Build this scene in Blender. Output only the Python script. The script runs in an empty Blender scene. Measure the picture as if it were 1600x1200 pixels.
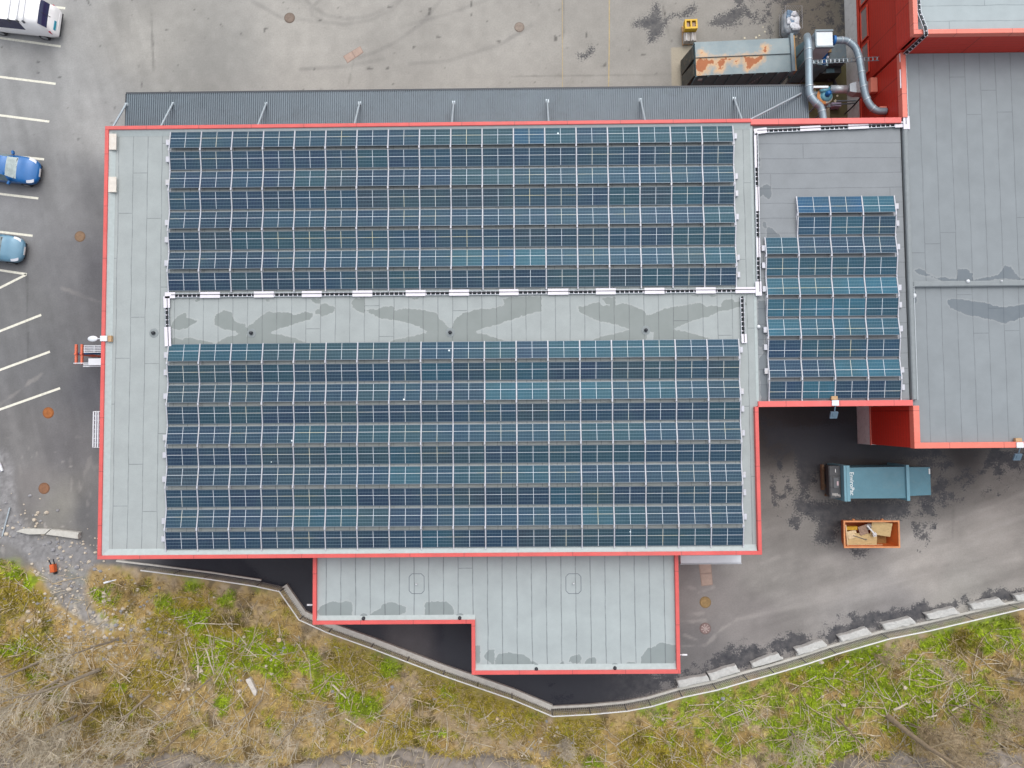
import bpy, math, random
import numpy as np
random.seed(7); rng = np.random.default_rng(11)
R = math.radians
scene = bpy.context.scene
COL = scene.collection

# ------------------------------------------------------------------ camera model
F = 1067.; HC = 44.5; ND = (808., 647.); ROLL = 0.0085
def _n(v):
    l = math.sqrt(sum(c*c for c in v)); return tuple(c/l for c in v)
def _x(a, b): return (a[1]*b[2]-a[2]*b[1], a[2]*b[0]-a[0]*b[2], a[0]*b[1]-a[1]*b[0])
def _d(a, b): return sum(p*q for p, q in zip(a, b))
ZC = tuple(-c for c in _n((ND[0]-800, -(ND[1]-600), -F)))
_e = (math.cos(ROLL), math.sin(ROLL), 0); _k = _d(_e, ZC)
XC = _n(tuple(_e[i]-_k*ZC[i] for i in range(3))); YC = _x(ZC, XC)
def P(u, v, z=0.):
    """survey point: photo pixel on the level z -> world x, y"""
    d = (u-800, -(v-600), -F); w = (_d(XC, d), _d(YC, d), _d(ZC, d)); t = (z-HC)/w[2]
    return (w[0]*t, w[1]*t)
def P3(u, v, z=0.):
    x, y = P(u, v, z); return (x, y, z)
def to_px(x, y, z):
    w2 = z-HC
    d0 = x*XC[0]+y*YC[0]+w2*ZC[0]; d1 = x*XC[1]+y*YC[1]+w2*ZC[1]; d2 = x*XC[2]+y*YC[2]+w2*ZC[2]
    return 800+F*d0/(-d2), 600-F*d1/(-d2)

cam = bpy.data.cameras.new('camera'); co = bpy.data.objects.new('camera', cam); COL.objects.link(co)
from mathutils import Matrix, Vector
co.matrix_world = Matrix((XC, YC, ZC)).to_4x4(); co.location = (0, 0, HC)
cam.sensor_width = 36; cam.lens = 36*F/1600; cam.clip_end = 3000; cam.clip_start = 0.5
scene.camera = co

# ------------------------------------------------------------------ light
SUN_EL, SUN_AZ = R(60), R(15)           # azimuth from north towards east
w = bpy.data.worlds.new('World'); scene.world = w; w.use_nodes = True
nt = w.node_tree; bg = nt.nodes['Background']
sky = nt.nodes.new('ShaderNodeTexSky'); sky.sky_type = 'NISHITA'; sky.sun_disc = False
sky.sun_elevation = SUN_EL; sky.sun_rotation = SUN_AZ; sky.air_density = 1.0; sky.dust_density = 3.0; sky.ozone_density = 1.0
hs = nt.nodes.new('ShaderNodeHueSaturation'); hs.inputs['Saturation'].default_value = 0.34
nt.links.new(sky.outputs[0], hs.inputs['Color']); nt.links.new(hs.outputs[0], bg.inputs[0])
bg.inputs[1].default_value = 0.15
sl = bpy.data.lights.new('sun', 'SUN'); sl.energy = 1.3; sl.angle = R(88); sl.color = (1, .965, .91)
so = bpy.data.objects.new('sun', sl); COL.objects.link(so)
sd = Vector((math.sin(SUN_AZ)*math.cos(SUN_EL), math.cos(SUN_AZ)*math.cos(SUN_EL), math.sin(SUN_EL)))
so.rotation_euler = (-sd).to_track_quat('-Z', 'Y').to_euler(); so.location = (0, 0, 60)
scene.view_settings.view_transform = 'Standard'; scene.view_settings.look = 'None'
scene.view_settings.exposure = 0.5; scene.view_settings.gamma = 1.0

# ------------------------------------------------------------------ colour helpers
ALB = 0.72
def lin(c): return tuple(((x/255)/12.92 if x/255 <= .04045 else ((x/255+.055)/1.055)**2.4) for x in c)
def C(r, g, b, k=ALB): return tuple(min(.85, v*k) for v in lin((r, g, b)))

def nodes_of(name):
    m = bpy.data.materials.new(name); m.use_nodes = True
    nt = m.node_tree; return m, nt, nt.nodes['Principled BSDF']
def N(nt, typ, **kw):
    n = nt.nodes.new(typ)
    for k, v in kw.items():
        if k.startswith('i_'):
            n.inputs[int(k[2:]) if k[2:].isdigit() else k[2:]].default_value = v
        else: setattr(n, k, v)
    return n
def L(nt, a, b): nt.links.new(a, b)
def math_n(nt, op, a, b=None, c=None):
    n = nt.nodes.new('ShaderNodeMath'); n.operation = op
    for i, v in enumerate((a, b, c)):
        if v is None: continue
        if isinstance(v, (int, float)): n.inputs[i].default_value = v
        else: nt.links.new(v, n.inputs[i])
    return n.outputs[0]
def mix(nt, fac, a, b, mode='MIX'):
    n = nt.nodes.new('ShaderNodeMix'); n.data_type = 'RGBA'; n.blend_type = mode
    for i, v in ((0, fac), (6, a), (7, b)):
        if isinstance(v, (int, float)): n.inputs[i].default_value = v
        elif isinstance(v, tuple): n.inputs[i].default_value = (*v[:3], 1)
        else: nt.links.new(v, n.inputs[i])
    return n.outputs[2]
def mrange(nt, v, a, b, c=0., d=1.):
    n = nt.nodes.new('ShaderNodeMapRange'); n.inputs[1].default_value = a; n.inputs[2].default_value = b
    n.inputs[3].default_value = c; n.inputs[4].default_value = d; nt.links.new(v, n.inputs[0]); return n.outputs[0]
def noise(nt, vec, scale, detail=4, rough=.55, dist=0.):
    n = nt.nodes.new('ShaderNodeTexNoise'); n.inputs['Scale'].default_value = scale
    n.inputs['Detail'].default_value = detail; n.inputs['Roughness'].default_value = rough; n.inputs['Distortion'].default_value = dist
    if vec is not None: nt.links.new(vec, n.inputs['Vector'])
    return n.outputs[0]
def bump(nt, bsdf, h, strength=.3, dist=.02):
    n = nt.nodes.new('ShaderNodeBump'); n.inputs['Strength'].default_value = strength; n.inputs['Distance'].default_value = dist
    nt.links.new(h, n.inputs['Height']); nt.links.new(n.outputs[0], bsdf.inputs['Normal'])
def pos(nt): return nt.nodes.new('ShaderNodeNewGeometry').outputs['Position']

_cache = {}
def mat(name, col, rough=.6, metal=0., var=.12, scale=3., dirt=None, dirt_amt=.3, bmp=0.):
    """painted / metal / concrete surface with uneven tone and some dirt"""
    if name in _cache: return _cache[name]
    m, nt, b = nodes_of(name); p = pos(nt)
    n1 = noise(nt, p, scale, 5, .6); n2 = noise(nt, p, scale*9, 3, .6)
    f = math_n(nt, 'ADD', mrange(nt, n1, .3, .7, 1-var, 1+var*.6), mrange(nt, n2, .3, .7, -var*.4, var*.4))
    c = N(nt, 'ShaderNodeMix', data_type='RGBA', blend_type='MULTIPLY'); c.inputs[0].default_value = 1
    c.inputs[6].default_value = (*col, 1); cc = N(nt, 'ShaderNodeCombineColor')
    for i in range(3): L(nt, f, cc.inputs[i])
    L(nt, cc.outputs[0], c.inputs[7]); out = c.outputs[2]
    if dirt:
        n3 = noise(nt, p, scale*1.7, 6, .7, .6)
        out = mix(nt, mrange(nt, n3, .52, .72, 0, dirt_amt), out, dirt)
    L(nt, out, b.inputs['Base Color']); b.inputs['Roughness'].default_value = rough; b.inputs['Metallic'].default_value = metal
    if bmp: bump(nt, b, n2, bmp, .01)
    _cache[name] = m; return m

# ------------------------------------------------------------------ mesh builder
class MB:
    def __init__(s): s.v = []; s.f = []; s.m = []; s.mi = 0
    def add(s, vs, fs):
        o = len(s.v); s.v += [tuple(p) for p in vs]
        for f in fs: s.f.append(tuple(i+o for i in f)); s.m.append(s.mi)
        return s
    def box(s, x0, y0, z0, x1, y1, z1):
        x0, x1 = min(x0, x1), max(x0, x1); y0, y1 = min(y0, y1), max(y0, y1)
        return s.add([(x0,y0,z0),(x1,y0,z0),(x1,y1,z0),(x0,y1,z0),(x0,y0,z1),(x1,y0,z1),(x1,y1,z1),(x0,y1,z1)],
            [(0,3,2,1),(4,5,6,7),(0,1,5,4),(1,2,6,5),(2,3,7,6),(3,0,4,7)])
    def bbox(s, x0, y0, z0, x1, y1, z1, b=.02):
        """box with chamfered upper edges"""
        s.add([(x0,y0,z0),(x1,y0,z0),(x1,y1,z0),(x0,y1,z0),(x0,y0,z1-b),(x1,y0,z1-b),(x1,y1,z1-b),(x0,y1,z1-b),
               (x0+b,y0+b,z1),(x1-b,y0+b,z1),(x1-b,y1-b,z1),(x0+b,y1-b,z1)],
            [(0,3,2,1),(8,9,10,11)]+[(i,(i+1)%4,(i+1)%4+4,i+4) for i in range(4)]+[(i+4,(i+1)%4+4,(i+1)%4+8,i+8) for i in range(4)])
        return s
    def obox(s, c, ax, half):
        """oriented box: centre, three unit axes, three half sizes"""
        c = Vector(c); A = [Vector(a)*h for a, h in zip(ax, half)]
        vs = [c+A[0]*i+A[1]*j+A[2]*k for k in (-1, 1) for j in (-1, 1) for i in (-1, 1)]
        return s.add(vs, [(0,2,3,1),(4,5,7,6),(0,1,5,4),(1,3,7,5),(3,2,6,7),(2,0,4,6)])
    def rbox(s, cx, cy, z0, z1, lx, ly, ang):
        c, n = math.cos(ang), math.sin(ang)
        return s.obox((cx, cy, (z0+z1)/2), ((c, n, 0), (-n, c, 0), (0, 0, 1)), (lx/2, ly/2, (z1-z0)/2))
    def prism(s, pts, z0, z1):
        n = len(pts)
        if sum(pts[i][0]*pts[(i+1)%n][1]-pts[(i+1)%n][0]*pts[i][1] for i in range(n)) < 0: pts = pts[::-1]
        return s.add([(x, y, z0) for x, y in pts]+[(x, y, z1) for x, y in pts],
            [tuple(range(n))[::-1], tuple(range(n, 2*n))]+[(i, (i+1)%n, (i+1)%n+n, i+n) for i in range(n)])
    def tube(s, pts, r, n=8, cap=True):
        pts = [Vector(p) for p in pts]; k = len(pts)
        rs = r if isinstance(r, (list, tuple)) else [r]*k
        ring = []; prev = None
        for i, p in enumerate(pts):
            t = (pts[min(i+1, k-1)]-pts[max(i-1, 0)])
            t = t.normalized() if t.length > 1e-9 else Vector((0, 0, 1))
            a = prev-t*prev.dot(t) if prev is not None else (Vector((0, 0, 1)) if abs(t.z) < .9 else Vector((1, 0, 0))).cross(t)
            if a.length < 1e-6: a = Vector((1, 0, 0)).cross(t)
            a.normalize(); b = t.cross(a); prev = a
            ring.append([p+(a*math.cos(2*math.pi*j/n)+b*math.sin(2*math.pi*j/n))*rs[i] for j in range(n)])
        fs = [(i*n+j, i*n+(j+1)%n, (i+1)*n+(j+1)%n, (i+1)*n+j) for i in range(k-1) for j in range(n)]
        if cap: fs += [tuple(range(n))[::-1], tuple((k-1)*n+j for j in range(n))]
        return s.add([q for rg in ring for q in rg], fs)
    def lathe(s, c, prof, n=24):
        """profile of (radius, z) about the vertical through c"""
        vs = [(c[0]+r*math.cos(2*math.pi*j/n), c[1]+r*math.sin(2*math.pi*j/n), c[2]+z) for r, z in prof for j in range(n)]
        k = len(prof); fs = [(i*n+j, i*n+(j+1)%n, (i+1)*n+(j+1)%n, (i+1)*n+j) for i in range(k-1) for j in range(n)]
        fs.append(tuple((k-1)*n+j for j in range(n))); fs.append(tuple(range(n))[::-1])
        return s.add(vs, fs)
    def build(s, name, m, parent=None, smooth=False, local=False):
        me = bpy.data.meshes.new(name)
        off = Vector((0, 0, 0))
        if parent is not None and not local:
            q = parent
            while q: off += q.location; q = q.parent
        me.from_pydata([tuple(Vector(p)-off) for p in s.v], [], s.f)
        ms = m if isinstance(m, (list, tuple)) else [m]
        for k in ms: me.materials.append(k)
        if len(ms) > 1: me.polygons.foreach_set('material_index', s.m)
        if smooth: me.polygons.foreach_set('use_smooth', [len(f) <= 4 for f in s.f])
        me.validate(); me.update()
        o = bpy.data.objects.new(name, me); COL.objects.link(o)
        if parent is not None: o.parent = parent
        return o
def tag(o, label=None, cat=None, group=None, kind=None):
    if label: o['label'] = label
    if cat: o['category'] = cat
    if group: o['group'] = group
    if kind: o['kind'] = kind
    return o
def empty(name, loc, label, cat, group=None, rz=0.):
    o = bpy.data.objects.new(name, None); COL.objects.link(o); o.location = loc; o.rotation_euler = (0, 0, rz)
    o.empty_display_size = .2
    return tag(o, label, cat, group)

# ------------------------------------------------------------------ numeric helpers
def _hash(ix, iy, seed):
    h = (ix.astype(np.int64)*374761393+iy.astype(np.int64)*668265263+seed*974634777) & 0xffffffff
    h = ((h ^ (h >> 13))*1274126177) & 0xffffffff
    return ((h ^ (h >> 16)) & 0xffff)/65535.
def vnoise(x, y, seed=0):
    ix = np.floor(x); iy = np.floor(y); fx = x-ix; fy = y-iy
    fx = fx*fx*(3-2*fx); fy = fy*fy*(3-2*fy)
    a = _hash(ix, iy, seed); b = _hash(ix+1, iy, seed); c = _hash(ix, iy+1, seed); d = _hash(ix+1, iy+1, seed)
    return (a*(1-fx)+b*fx)*(1-fy)+(c*(1-fx)+d*fx)*fy
def fbm(x, y, scale, seed=0, octv=4):
    t = 0; a = 1.; s = 0.
    for i in range(octv):
        t = t+a*vnoise(x/scale*2**i+17.3*i, y/scale*2**i-9.1*i, seed+i*7); s += a; a *= .55
    return t/s
def sstep(v, a, b):
    t = np.clip((v-a)/(b-a), 0, 1); return t*t*(3-2*t)
def sdf_poly(x, y, poly):
    """signed distance (negative inside)"""
    d = np.full(x.shape, 1e9); ins = np.zeros(x.shape, bool); n = len(poly)
    for i in range(n):
        x0, y0 = poly[i]; x1, y1 = poly[(i+1) % n]
        ex, ey = x1-x0, y1-y0; wx, wy = x-x0, y-y0
        t = np.clip((wx*ex+wy*ey)/max(1e-9, ex*ex+ey*ey), 0, 1)
        d = np.minimum(d, (wx-ex*t)**2+(wy-ey*t)**2)
        c = ((y0 > y) != (y1 > y)) & (x < (x1-x0)*(y-y0)/((y1-y0) if abs(y1-y0) > 1e-9 else 1e-9)+x0)
        ins ^= c
    d = np.sqrt(d); return np.where(ins, -d, d)
def sdf_field(x, y, polys, pad=1.5, default=1.5):
    out = np.full(x.shape, default)
    for pl in polys:
        xs = [p[0] for p in pl]; ys = [p[1] for p in pl]
        m = (x > min(xs)-pad) & (x < max(xs)+pad) & (y > min(ys)-pad) & (y < max(ys)+pad)
        if m.any(): out[m] = np.minimum(out[m], sdf_poly(x[m], y[m], pl))
    return out
def zpoly(pts, ox, oy, s, z=0.):
    return [P(ox+a*s, oy+b*s, z) for a, b in pts]
def grid_mesh(name, xs, ys, zf, mats, parent=None, attrs=None, cols=None, smooth=True, off=(0, 0, 0)):
    X, Y = np.meshgrid(xs, ys); x = X.ravel(); y = Y.ravel(); z = zf(x, y) if callable(zf) else np.full(x.shape, float(zf))
    nx, ny = len(xs), len(ys)
    me = bpy.data.meshes.new(name); me.vertices.add(nx*ny)
    me.vertices.foreach_set('co', np.stack([x-off[0], y-off[1], z-off[2]], 1).astype(np.float32).ravel())
    i = np.arange(nx-1)[None, :]+np.arange(ny-1)[:, None]*nx; i = i.ravel()
    q = np.stack([i, i+1, i+nx+1, i+nx], 1).astype(np.int32)
    me.loops.add(q.size); me.loops.foreach_set('vertex_index', q.ravel())
    me.polygons.add(len(q)); me.polygons.foreach_set('loop_start', np.arange(0, q.size, 4, dtype=np.int32))
    me.polygons.foreach_set('loop_total', np.full(len(q), 4, np.int32))
    if smooth: me.polygons.foreach_set('use_smooth', np.ones(len(q), bool))
    for k, v in (attrs or {}).items():
        a = me.attributes.new(k, 'FLOAT', 'POINT'); a.data.foreach_set('value', v(x, y, z).astype(np.float32))
    if cols:
        a = me.attributes.new('Col', 'FLOAT_COLOR', 'POINT'); c = cols(x, y, z)
        a.data.foreach_set('color', np.concatenate([c, np.ones((len(c), 1))], 1).astype(np.float32).ravel())
    me.materials.append(mats); me.update(calc_edges=True); me.validate()
    o = bpy.data.objects.new(name, me); COL.objects.link(o)
    if parent: o.parent = parent
    return o
ORD = ['zeroth', 'first', 'second', 'third', 'fourth', 'fifth', 'sixth', 'seventh', 'eighth', 'ninth', 'tenth', 'eleventh', 'twelfth',
       'thirteenth', 'fourteenth', 'fifteenth', 'sixteenth', 'seventeenth', 'eighteenth', 'nineteenth', 'twentieth', 'twenty-first', 'twenty-second',
       'twenty-third', 'twenty-fourth', 'twenty-fifth', 'twenty-sixth', 'twenty-seventh', 'twenty-eighth', 'twenty-ninth', 'thirtieth']

# ------------------------------------------------------------------ the lie of the land
KERB_PX = [(183,876),(235,882),(330,894),(409,906),(446,914),(476,957),(520,977),(585,1000),(695,1042),(800,1078),(862,1104),(920,1101),(975,1096),
           (1012,1089),(1060,1075),(1112,1064),(1160,1050),(1200,1039),(1250,1024),(1295,1009),(1375,986),(1435,974),(1505,957.5),(1575,941),(1600,937),(1760,905)]
KERB = [P(u, v) for u, v in KERB_PX]
_kx = np.array([-60, P(0, 852)[0], P(60, 862)[0], P(140, 872)[0]]+[p[0] for p in KERB]+[80]); _ky = np.array([-7, P(0, 852)[1], P(60, 862)[1], P(140, 872)[1]]+[p[1] for p in KERB]+[-2])
ROCK_PX = [(-400,1215),(0,1178),(120,1188),(300,1170),(400,1196),(470,1188),(560,1170),(640,1163),(700,1178),(765,1172),(830,1192),(900,1204),(1000,1206),(1150,1215),(1260,1200),(1330,1182),(1450,1178),(1600,1166),(2000,1150)]
def land(x, y):
    d = np.interp(x, _kx, _ky)-y
    z = -.05*np.clip(d-1.0, 0, 40)-.0012*np.clip(d-1, 0, 14)**2
    bum = (fbm(x, y, 3.2, 3, 4)-.5)*.55+(fbm(x, y, .7, 9, 3)-.5)*.16
    z = z+bum*sstep(d, .6, 2.6)
    u, v = to_px(x, y, z)
    rk = rockw(u, v, x, y)
    z = z-rk*(.7+1.2*(np.abs(fbm(x*.8, y, 1.9, 31, 4)-.5)*2)-.8*fbm(x, y, .5, 5, 3))
    return np.where(d > .3, z, 0.)
def rockw(u, v, x, y):
    c = np.interp(u, [p[0] for p in ROCK_PX], [p[1] for p in ROCK_PX])+(fbm(x, y, 1.1, 71, 4)-.5)*34
    return sstep(v-c, 0, 7)
_lx = np.arange(-45, 45.01, .15); _ly = np.arange(-32, 34.01, .15); _lz = land(*[a.ravel() for a in np.meshgrid(_lx, _ly)]).reshape(len(_ly), len(_lx))
def land1(x, y):
    a = min(max((x+45)/.15, 0), len(_lx)-1.001); b = min(max((y+32)/.15, 0), len(_ly)-1.001); i, j = int(a), int(b); a -= i; b -= j
    return float((_lz[j, i]*(1-a)+_lz[j, i+1]*a)*(1-b)+(_lz[j+1, i]*(1-a)+_lz[j+1, i+1]*a)*b)
def PL(u, v):
    """survey point on the sloping land"""
    z = 0.
    for _ in range(4):
        x, y = P(u, v, z); z = land1(x, y)
    return (x, y, z)

# asphalt tone with building shade painted in, surveyed at a few spots (display colours)
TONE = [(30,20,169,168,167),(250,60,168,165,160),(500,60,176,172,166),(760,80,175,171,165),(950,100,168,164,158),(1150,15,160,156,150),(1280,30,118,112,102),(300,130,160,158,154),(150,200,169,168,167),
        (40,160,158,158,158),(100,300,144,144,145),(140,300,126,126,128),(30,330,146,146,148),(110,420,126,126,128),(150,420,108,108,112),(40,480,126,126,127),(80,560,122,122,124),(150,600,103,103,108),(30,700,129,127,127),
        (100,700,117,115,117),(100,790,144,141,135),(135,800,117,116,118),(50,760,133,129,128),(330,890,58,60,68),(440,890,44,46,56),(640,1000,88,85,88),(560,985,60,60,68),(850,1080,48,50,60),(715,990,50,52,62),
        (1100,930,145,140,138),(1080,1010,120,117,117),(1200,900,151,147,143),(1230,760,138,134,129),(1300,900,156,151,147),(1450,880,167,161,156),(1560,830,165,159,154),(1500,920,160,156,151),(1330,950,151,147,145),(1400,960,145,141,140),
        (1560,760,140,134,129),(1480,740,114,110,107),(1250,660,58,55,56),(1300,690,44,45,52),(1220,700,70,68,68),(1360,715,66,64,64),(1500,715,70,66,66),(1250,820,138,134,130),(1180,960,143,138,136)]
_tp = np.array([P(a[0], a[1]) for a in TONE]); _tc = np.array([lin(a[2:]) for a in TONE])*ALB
GRAVEL = [(-60,690),(8,700),(30,790),(60,828),(120,846),(152,874),(135,900),(125,925),(150,960),(185,985),(150,990),(100,960),(70,925),(45,890),(25,862),(-60,850)]
WET_SHADE_G = [zpoly([(760,155),(790,120),(850,95),(880,50),(905,0),(915,20),(945,130),(1010,90),(1100,60),(1140,20),(1150,75),(1050,120),(1000,100),(960,150),(940,200),(890,260),(855,265),(855,190),(800,180)], 800, 0, .25),
        zpoly([(1230,150),(1300,90),(1390,60),(1450,20),(1480,60),(1420,120),(1380,170),(1250,160)], 800, 0, .25),
        zpoly([(405,340),(460,330),(500,290),(515,320),(470,360),(425,365)], 800, 0, .25),
        [P(*p) for p in [(376,870),(495,870),(495,950),(478,955),(450,914),(410,905)]], [P(*p) for p in [(490,965),(578,970),(596,990),(600,1005),(520,975)]],
        [P(*p) for p in [(694,968),(740,975),(740,1050),(830,1050),(1062,1050),(1056,1072),(980,1094),(864,1101),(800,1075),(694,1036),(688,1010)]],
        [P(*p) for p in [(1186,650),(1240,668),(1342,660),(1430,700),(1470,700),(1480,715),(1390,720),(1300,716),(1272,740),(1262,772),(1246,758),(1240,700),(1200,690)]],
        [P(*p) for p in [(1240,778),(1300,785),(1424,782),(1420,808),(1400,812),(1330,812),(1308,830),(1302,850),(1272,848),(1278,815),(1244,800)]],
        [P(*p) for p in [(1330,858),(1356,858),(1352,870),(1336,870)]]]  # last patch: the skip's cast shadow, painted in among the wet ones
# ragged damp rims beside the barrier blocks and the mottled yard by the press: half-way fields that noise breaks up
_band = [P(1066, 1040)]+[P(u, v-h) for (u, v), h in zip(KERB_PX[15:], (44, 46, 44, 38, 34, 34, 30, 26, 24, 20, 20))]+[P(u, v-2) for u, v in KERB_PX[14:]][::-1]
def asphalt_wet_shade(x, y):
    s = sdf_field(x, y, WET_SHADE_G)
    b = sdf_field(x, y, [_band])
    n = fbm(x, y, 2.6, 41, 4); n2 = fbm(x, y, .5, 43, 4)
    b2 = np.clip(b, -.5, 1.5)+1.5*(n-.43)+1.5*(n2-.43)
    yard = np.minimum(sdf_field(x, y, [[P(1150,-40), P(1322,-40), P(1322,75), P(1225,75), P(1150,30)]]), 1.5)
    yd = np.where(yard < .2, -.06+1.6*(n2-.43)+1.2*(n-.46), 1.5)
    comp = sdf_field(x, y, [[P(1445,690), P(1600,705), P(1600,760), P(1470,790), P(1440,860), P(1425,800)], [P(1200,690), P(1260,700), P(1290,860), P(1215,800)]])
    cp = np.where(comp < .3, .02+1.7*(n2-.42)+1.3*(n-.45), 1.5)
    dry = sdf_field(x, y, [[P(*q) for q in pl] for pl in ([(854,1068),(868,1066),(866,1073),(856,1074)], [(866,1088),(892,1086),(890,1096),(868,1096)], [(1030,1066),(1046,1064),(1044,1074),(1034,1076)], [(1016,1056),(1036,1056),(1030,1061),(1018,1060)], [(596,984),(688,984),(684,1006),(640,1014),(600,1000)], [(1196,655),(1230,660),(1226,668),(1200,664)])])
    return np.maximum(np.minimum(np.minimum(s+(n2-.5)*.35, b2), np.minimum(yd, cp)), -dry-.05+(n2-.5)*.8)

GREENS = [(1560,985,70),(1460,985,55),(1480,960,45),(1350,1010,70),(1250,1140,110),(1310,1150,60),(1400,1110,100),(1100,1100,80),(1150,1090,90),(1180,1075,60),(1030,1100,50),(1520,1080,70),(1440,1060,60),(1280,1060,60),(1590,1010,50),(1210,1100,60),
          (400,1020,40),(440,1000,32),(420,1040,34),(490,1040,36),(610,1040,26),(570,1110,36),(520,1060,30),(300,975,30),(260,940,30),(160,925,26),(25,890,32),(10,1040,0),(330,1030,50),(60,1055,18),(25,1010,40),(45,910,22),(400,1010,40),(360,930,22),(300,915,20),(690,1145,14),(1200,1130,30),(930,1185,30),(540,1095,30),(350,1100,22),(1580,1110,30)]
OLIVES = [(740,1090,60),(860,1080,30),(820,1130,40),(640,1150,60),(620,1160,40),(800,1110,60),(550,1040,60),(280,970,60),(330,1010,70),(50,1010,70),(20,930,60),(1260,1040,50),(1000,1170,50),(900,1150,60),(1420,1140,60),(1500,1000,40),(180,1120,60),(250,1060,50),(430,1010,50),(690,1060,60),(1050,1180,60),(1300,1040,60)]
def veg_color(x, y, u, v):
    n1 = fbm(x, y, 2.2, 51, 5); n2 = fbm(x, y, .6, 53, 4); n3 = fbm(x, y, .22, 57, 3)
    straw = np.array(lin((214,188,130))); brown = np.array(lin((158,130,78))); grey = np.array(lin((182,164,140)))
    c = brown+(straw-brown)*np.clip(.15+1.3*(n2-.25), 0, 1)[:, None]
    g = sstep(fbm(x, y, 1.4, 61, 4), .5, .68); c = c+(grey-c)*(g*.7)[:, None]
    def blobs(lst):
        t = np.zeros(x.shape)
        for bu, bv, r in lst:
            if r: t = np.maximum(t, 1.25-np.hypot(u-bu, (v-bv)*1.25)/r)
        return t
    go = sstep(np.maximum(blobs(OLIVES)*.8, .12)+.4*(n1-.45)*2+.7*(n2-.5)*2, .08, .5)
    olive = np.array(lin((152,140,30))); c = c+(olive-c)*(go*.8)[:, None]
    gg = sstep(np.maximum(blobs(GREENS)*.85, np.where(u > 980, .18, .06))+.5*(n1-.5)*2+.9*(n2-.5)*2, .2, .8)
    green = np.array(lin((146,172,32))); dgreen = np.array(lin((98,124,22)))
    gc = dgreen+(green-dgreen)*np.clip(n3*1.5-.1, 0, 1)[:, None]; c = c+(gc-c)*(gg*.88)[:, None]
    blu = sstep(v, 1085, 1190)*sstep(-u, -420, -150)         # litter of fallen leaves under the bare trees
    leaf = np.array(lin((168,146,116))); c = c+(leaf-c)*(blu*.6)[:, None]
    dk = sstep(fbm(x, y, 1.1, 151, 4), .60, .70); c = c*(1-.5*dk*(1-.6*gg))[:, None]
    c = c*(.72+.60*n3)[:, None]
    return c*ALB, gg, go
PALE = [((1066,971),(1102,970)), ((1066,1010),(1104,1008)), ((1104,1008),(1118,990)), ((1118,990),(1152,968)), ((1092,926),(1114,918)), ((1076,917),(1086,920)), ((1078,960),(1100,958)), ((1070,992),(1090,1000)), ((1152,968),(1290,938)), ((1290,938),(1470,892)), ((1470,892),(1610,870)), ((1190,880),(1216,870)), ((1400,880),(1620,800)), ((1210,905),(1235,895)), ((64,585),(0,632)), ((96,450),(155,472)), ((1420,842),(1600,772))]
SEAMS = [((800,119),(1050,117)), ((880,-10),(880,60)), ((60,200),(52,300)), ((42,430),(44,560)), ((1488,840),(1490,795)), ((235,-10),(240,110)), ((560,60),(545,130)), ((1036,10),(1048,70))]
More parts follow.
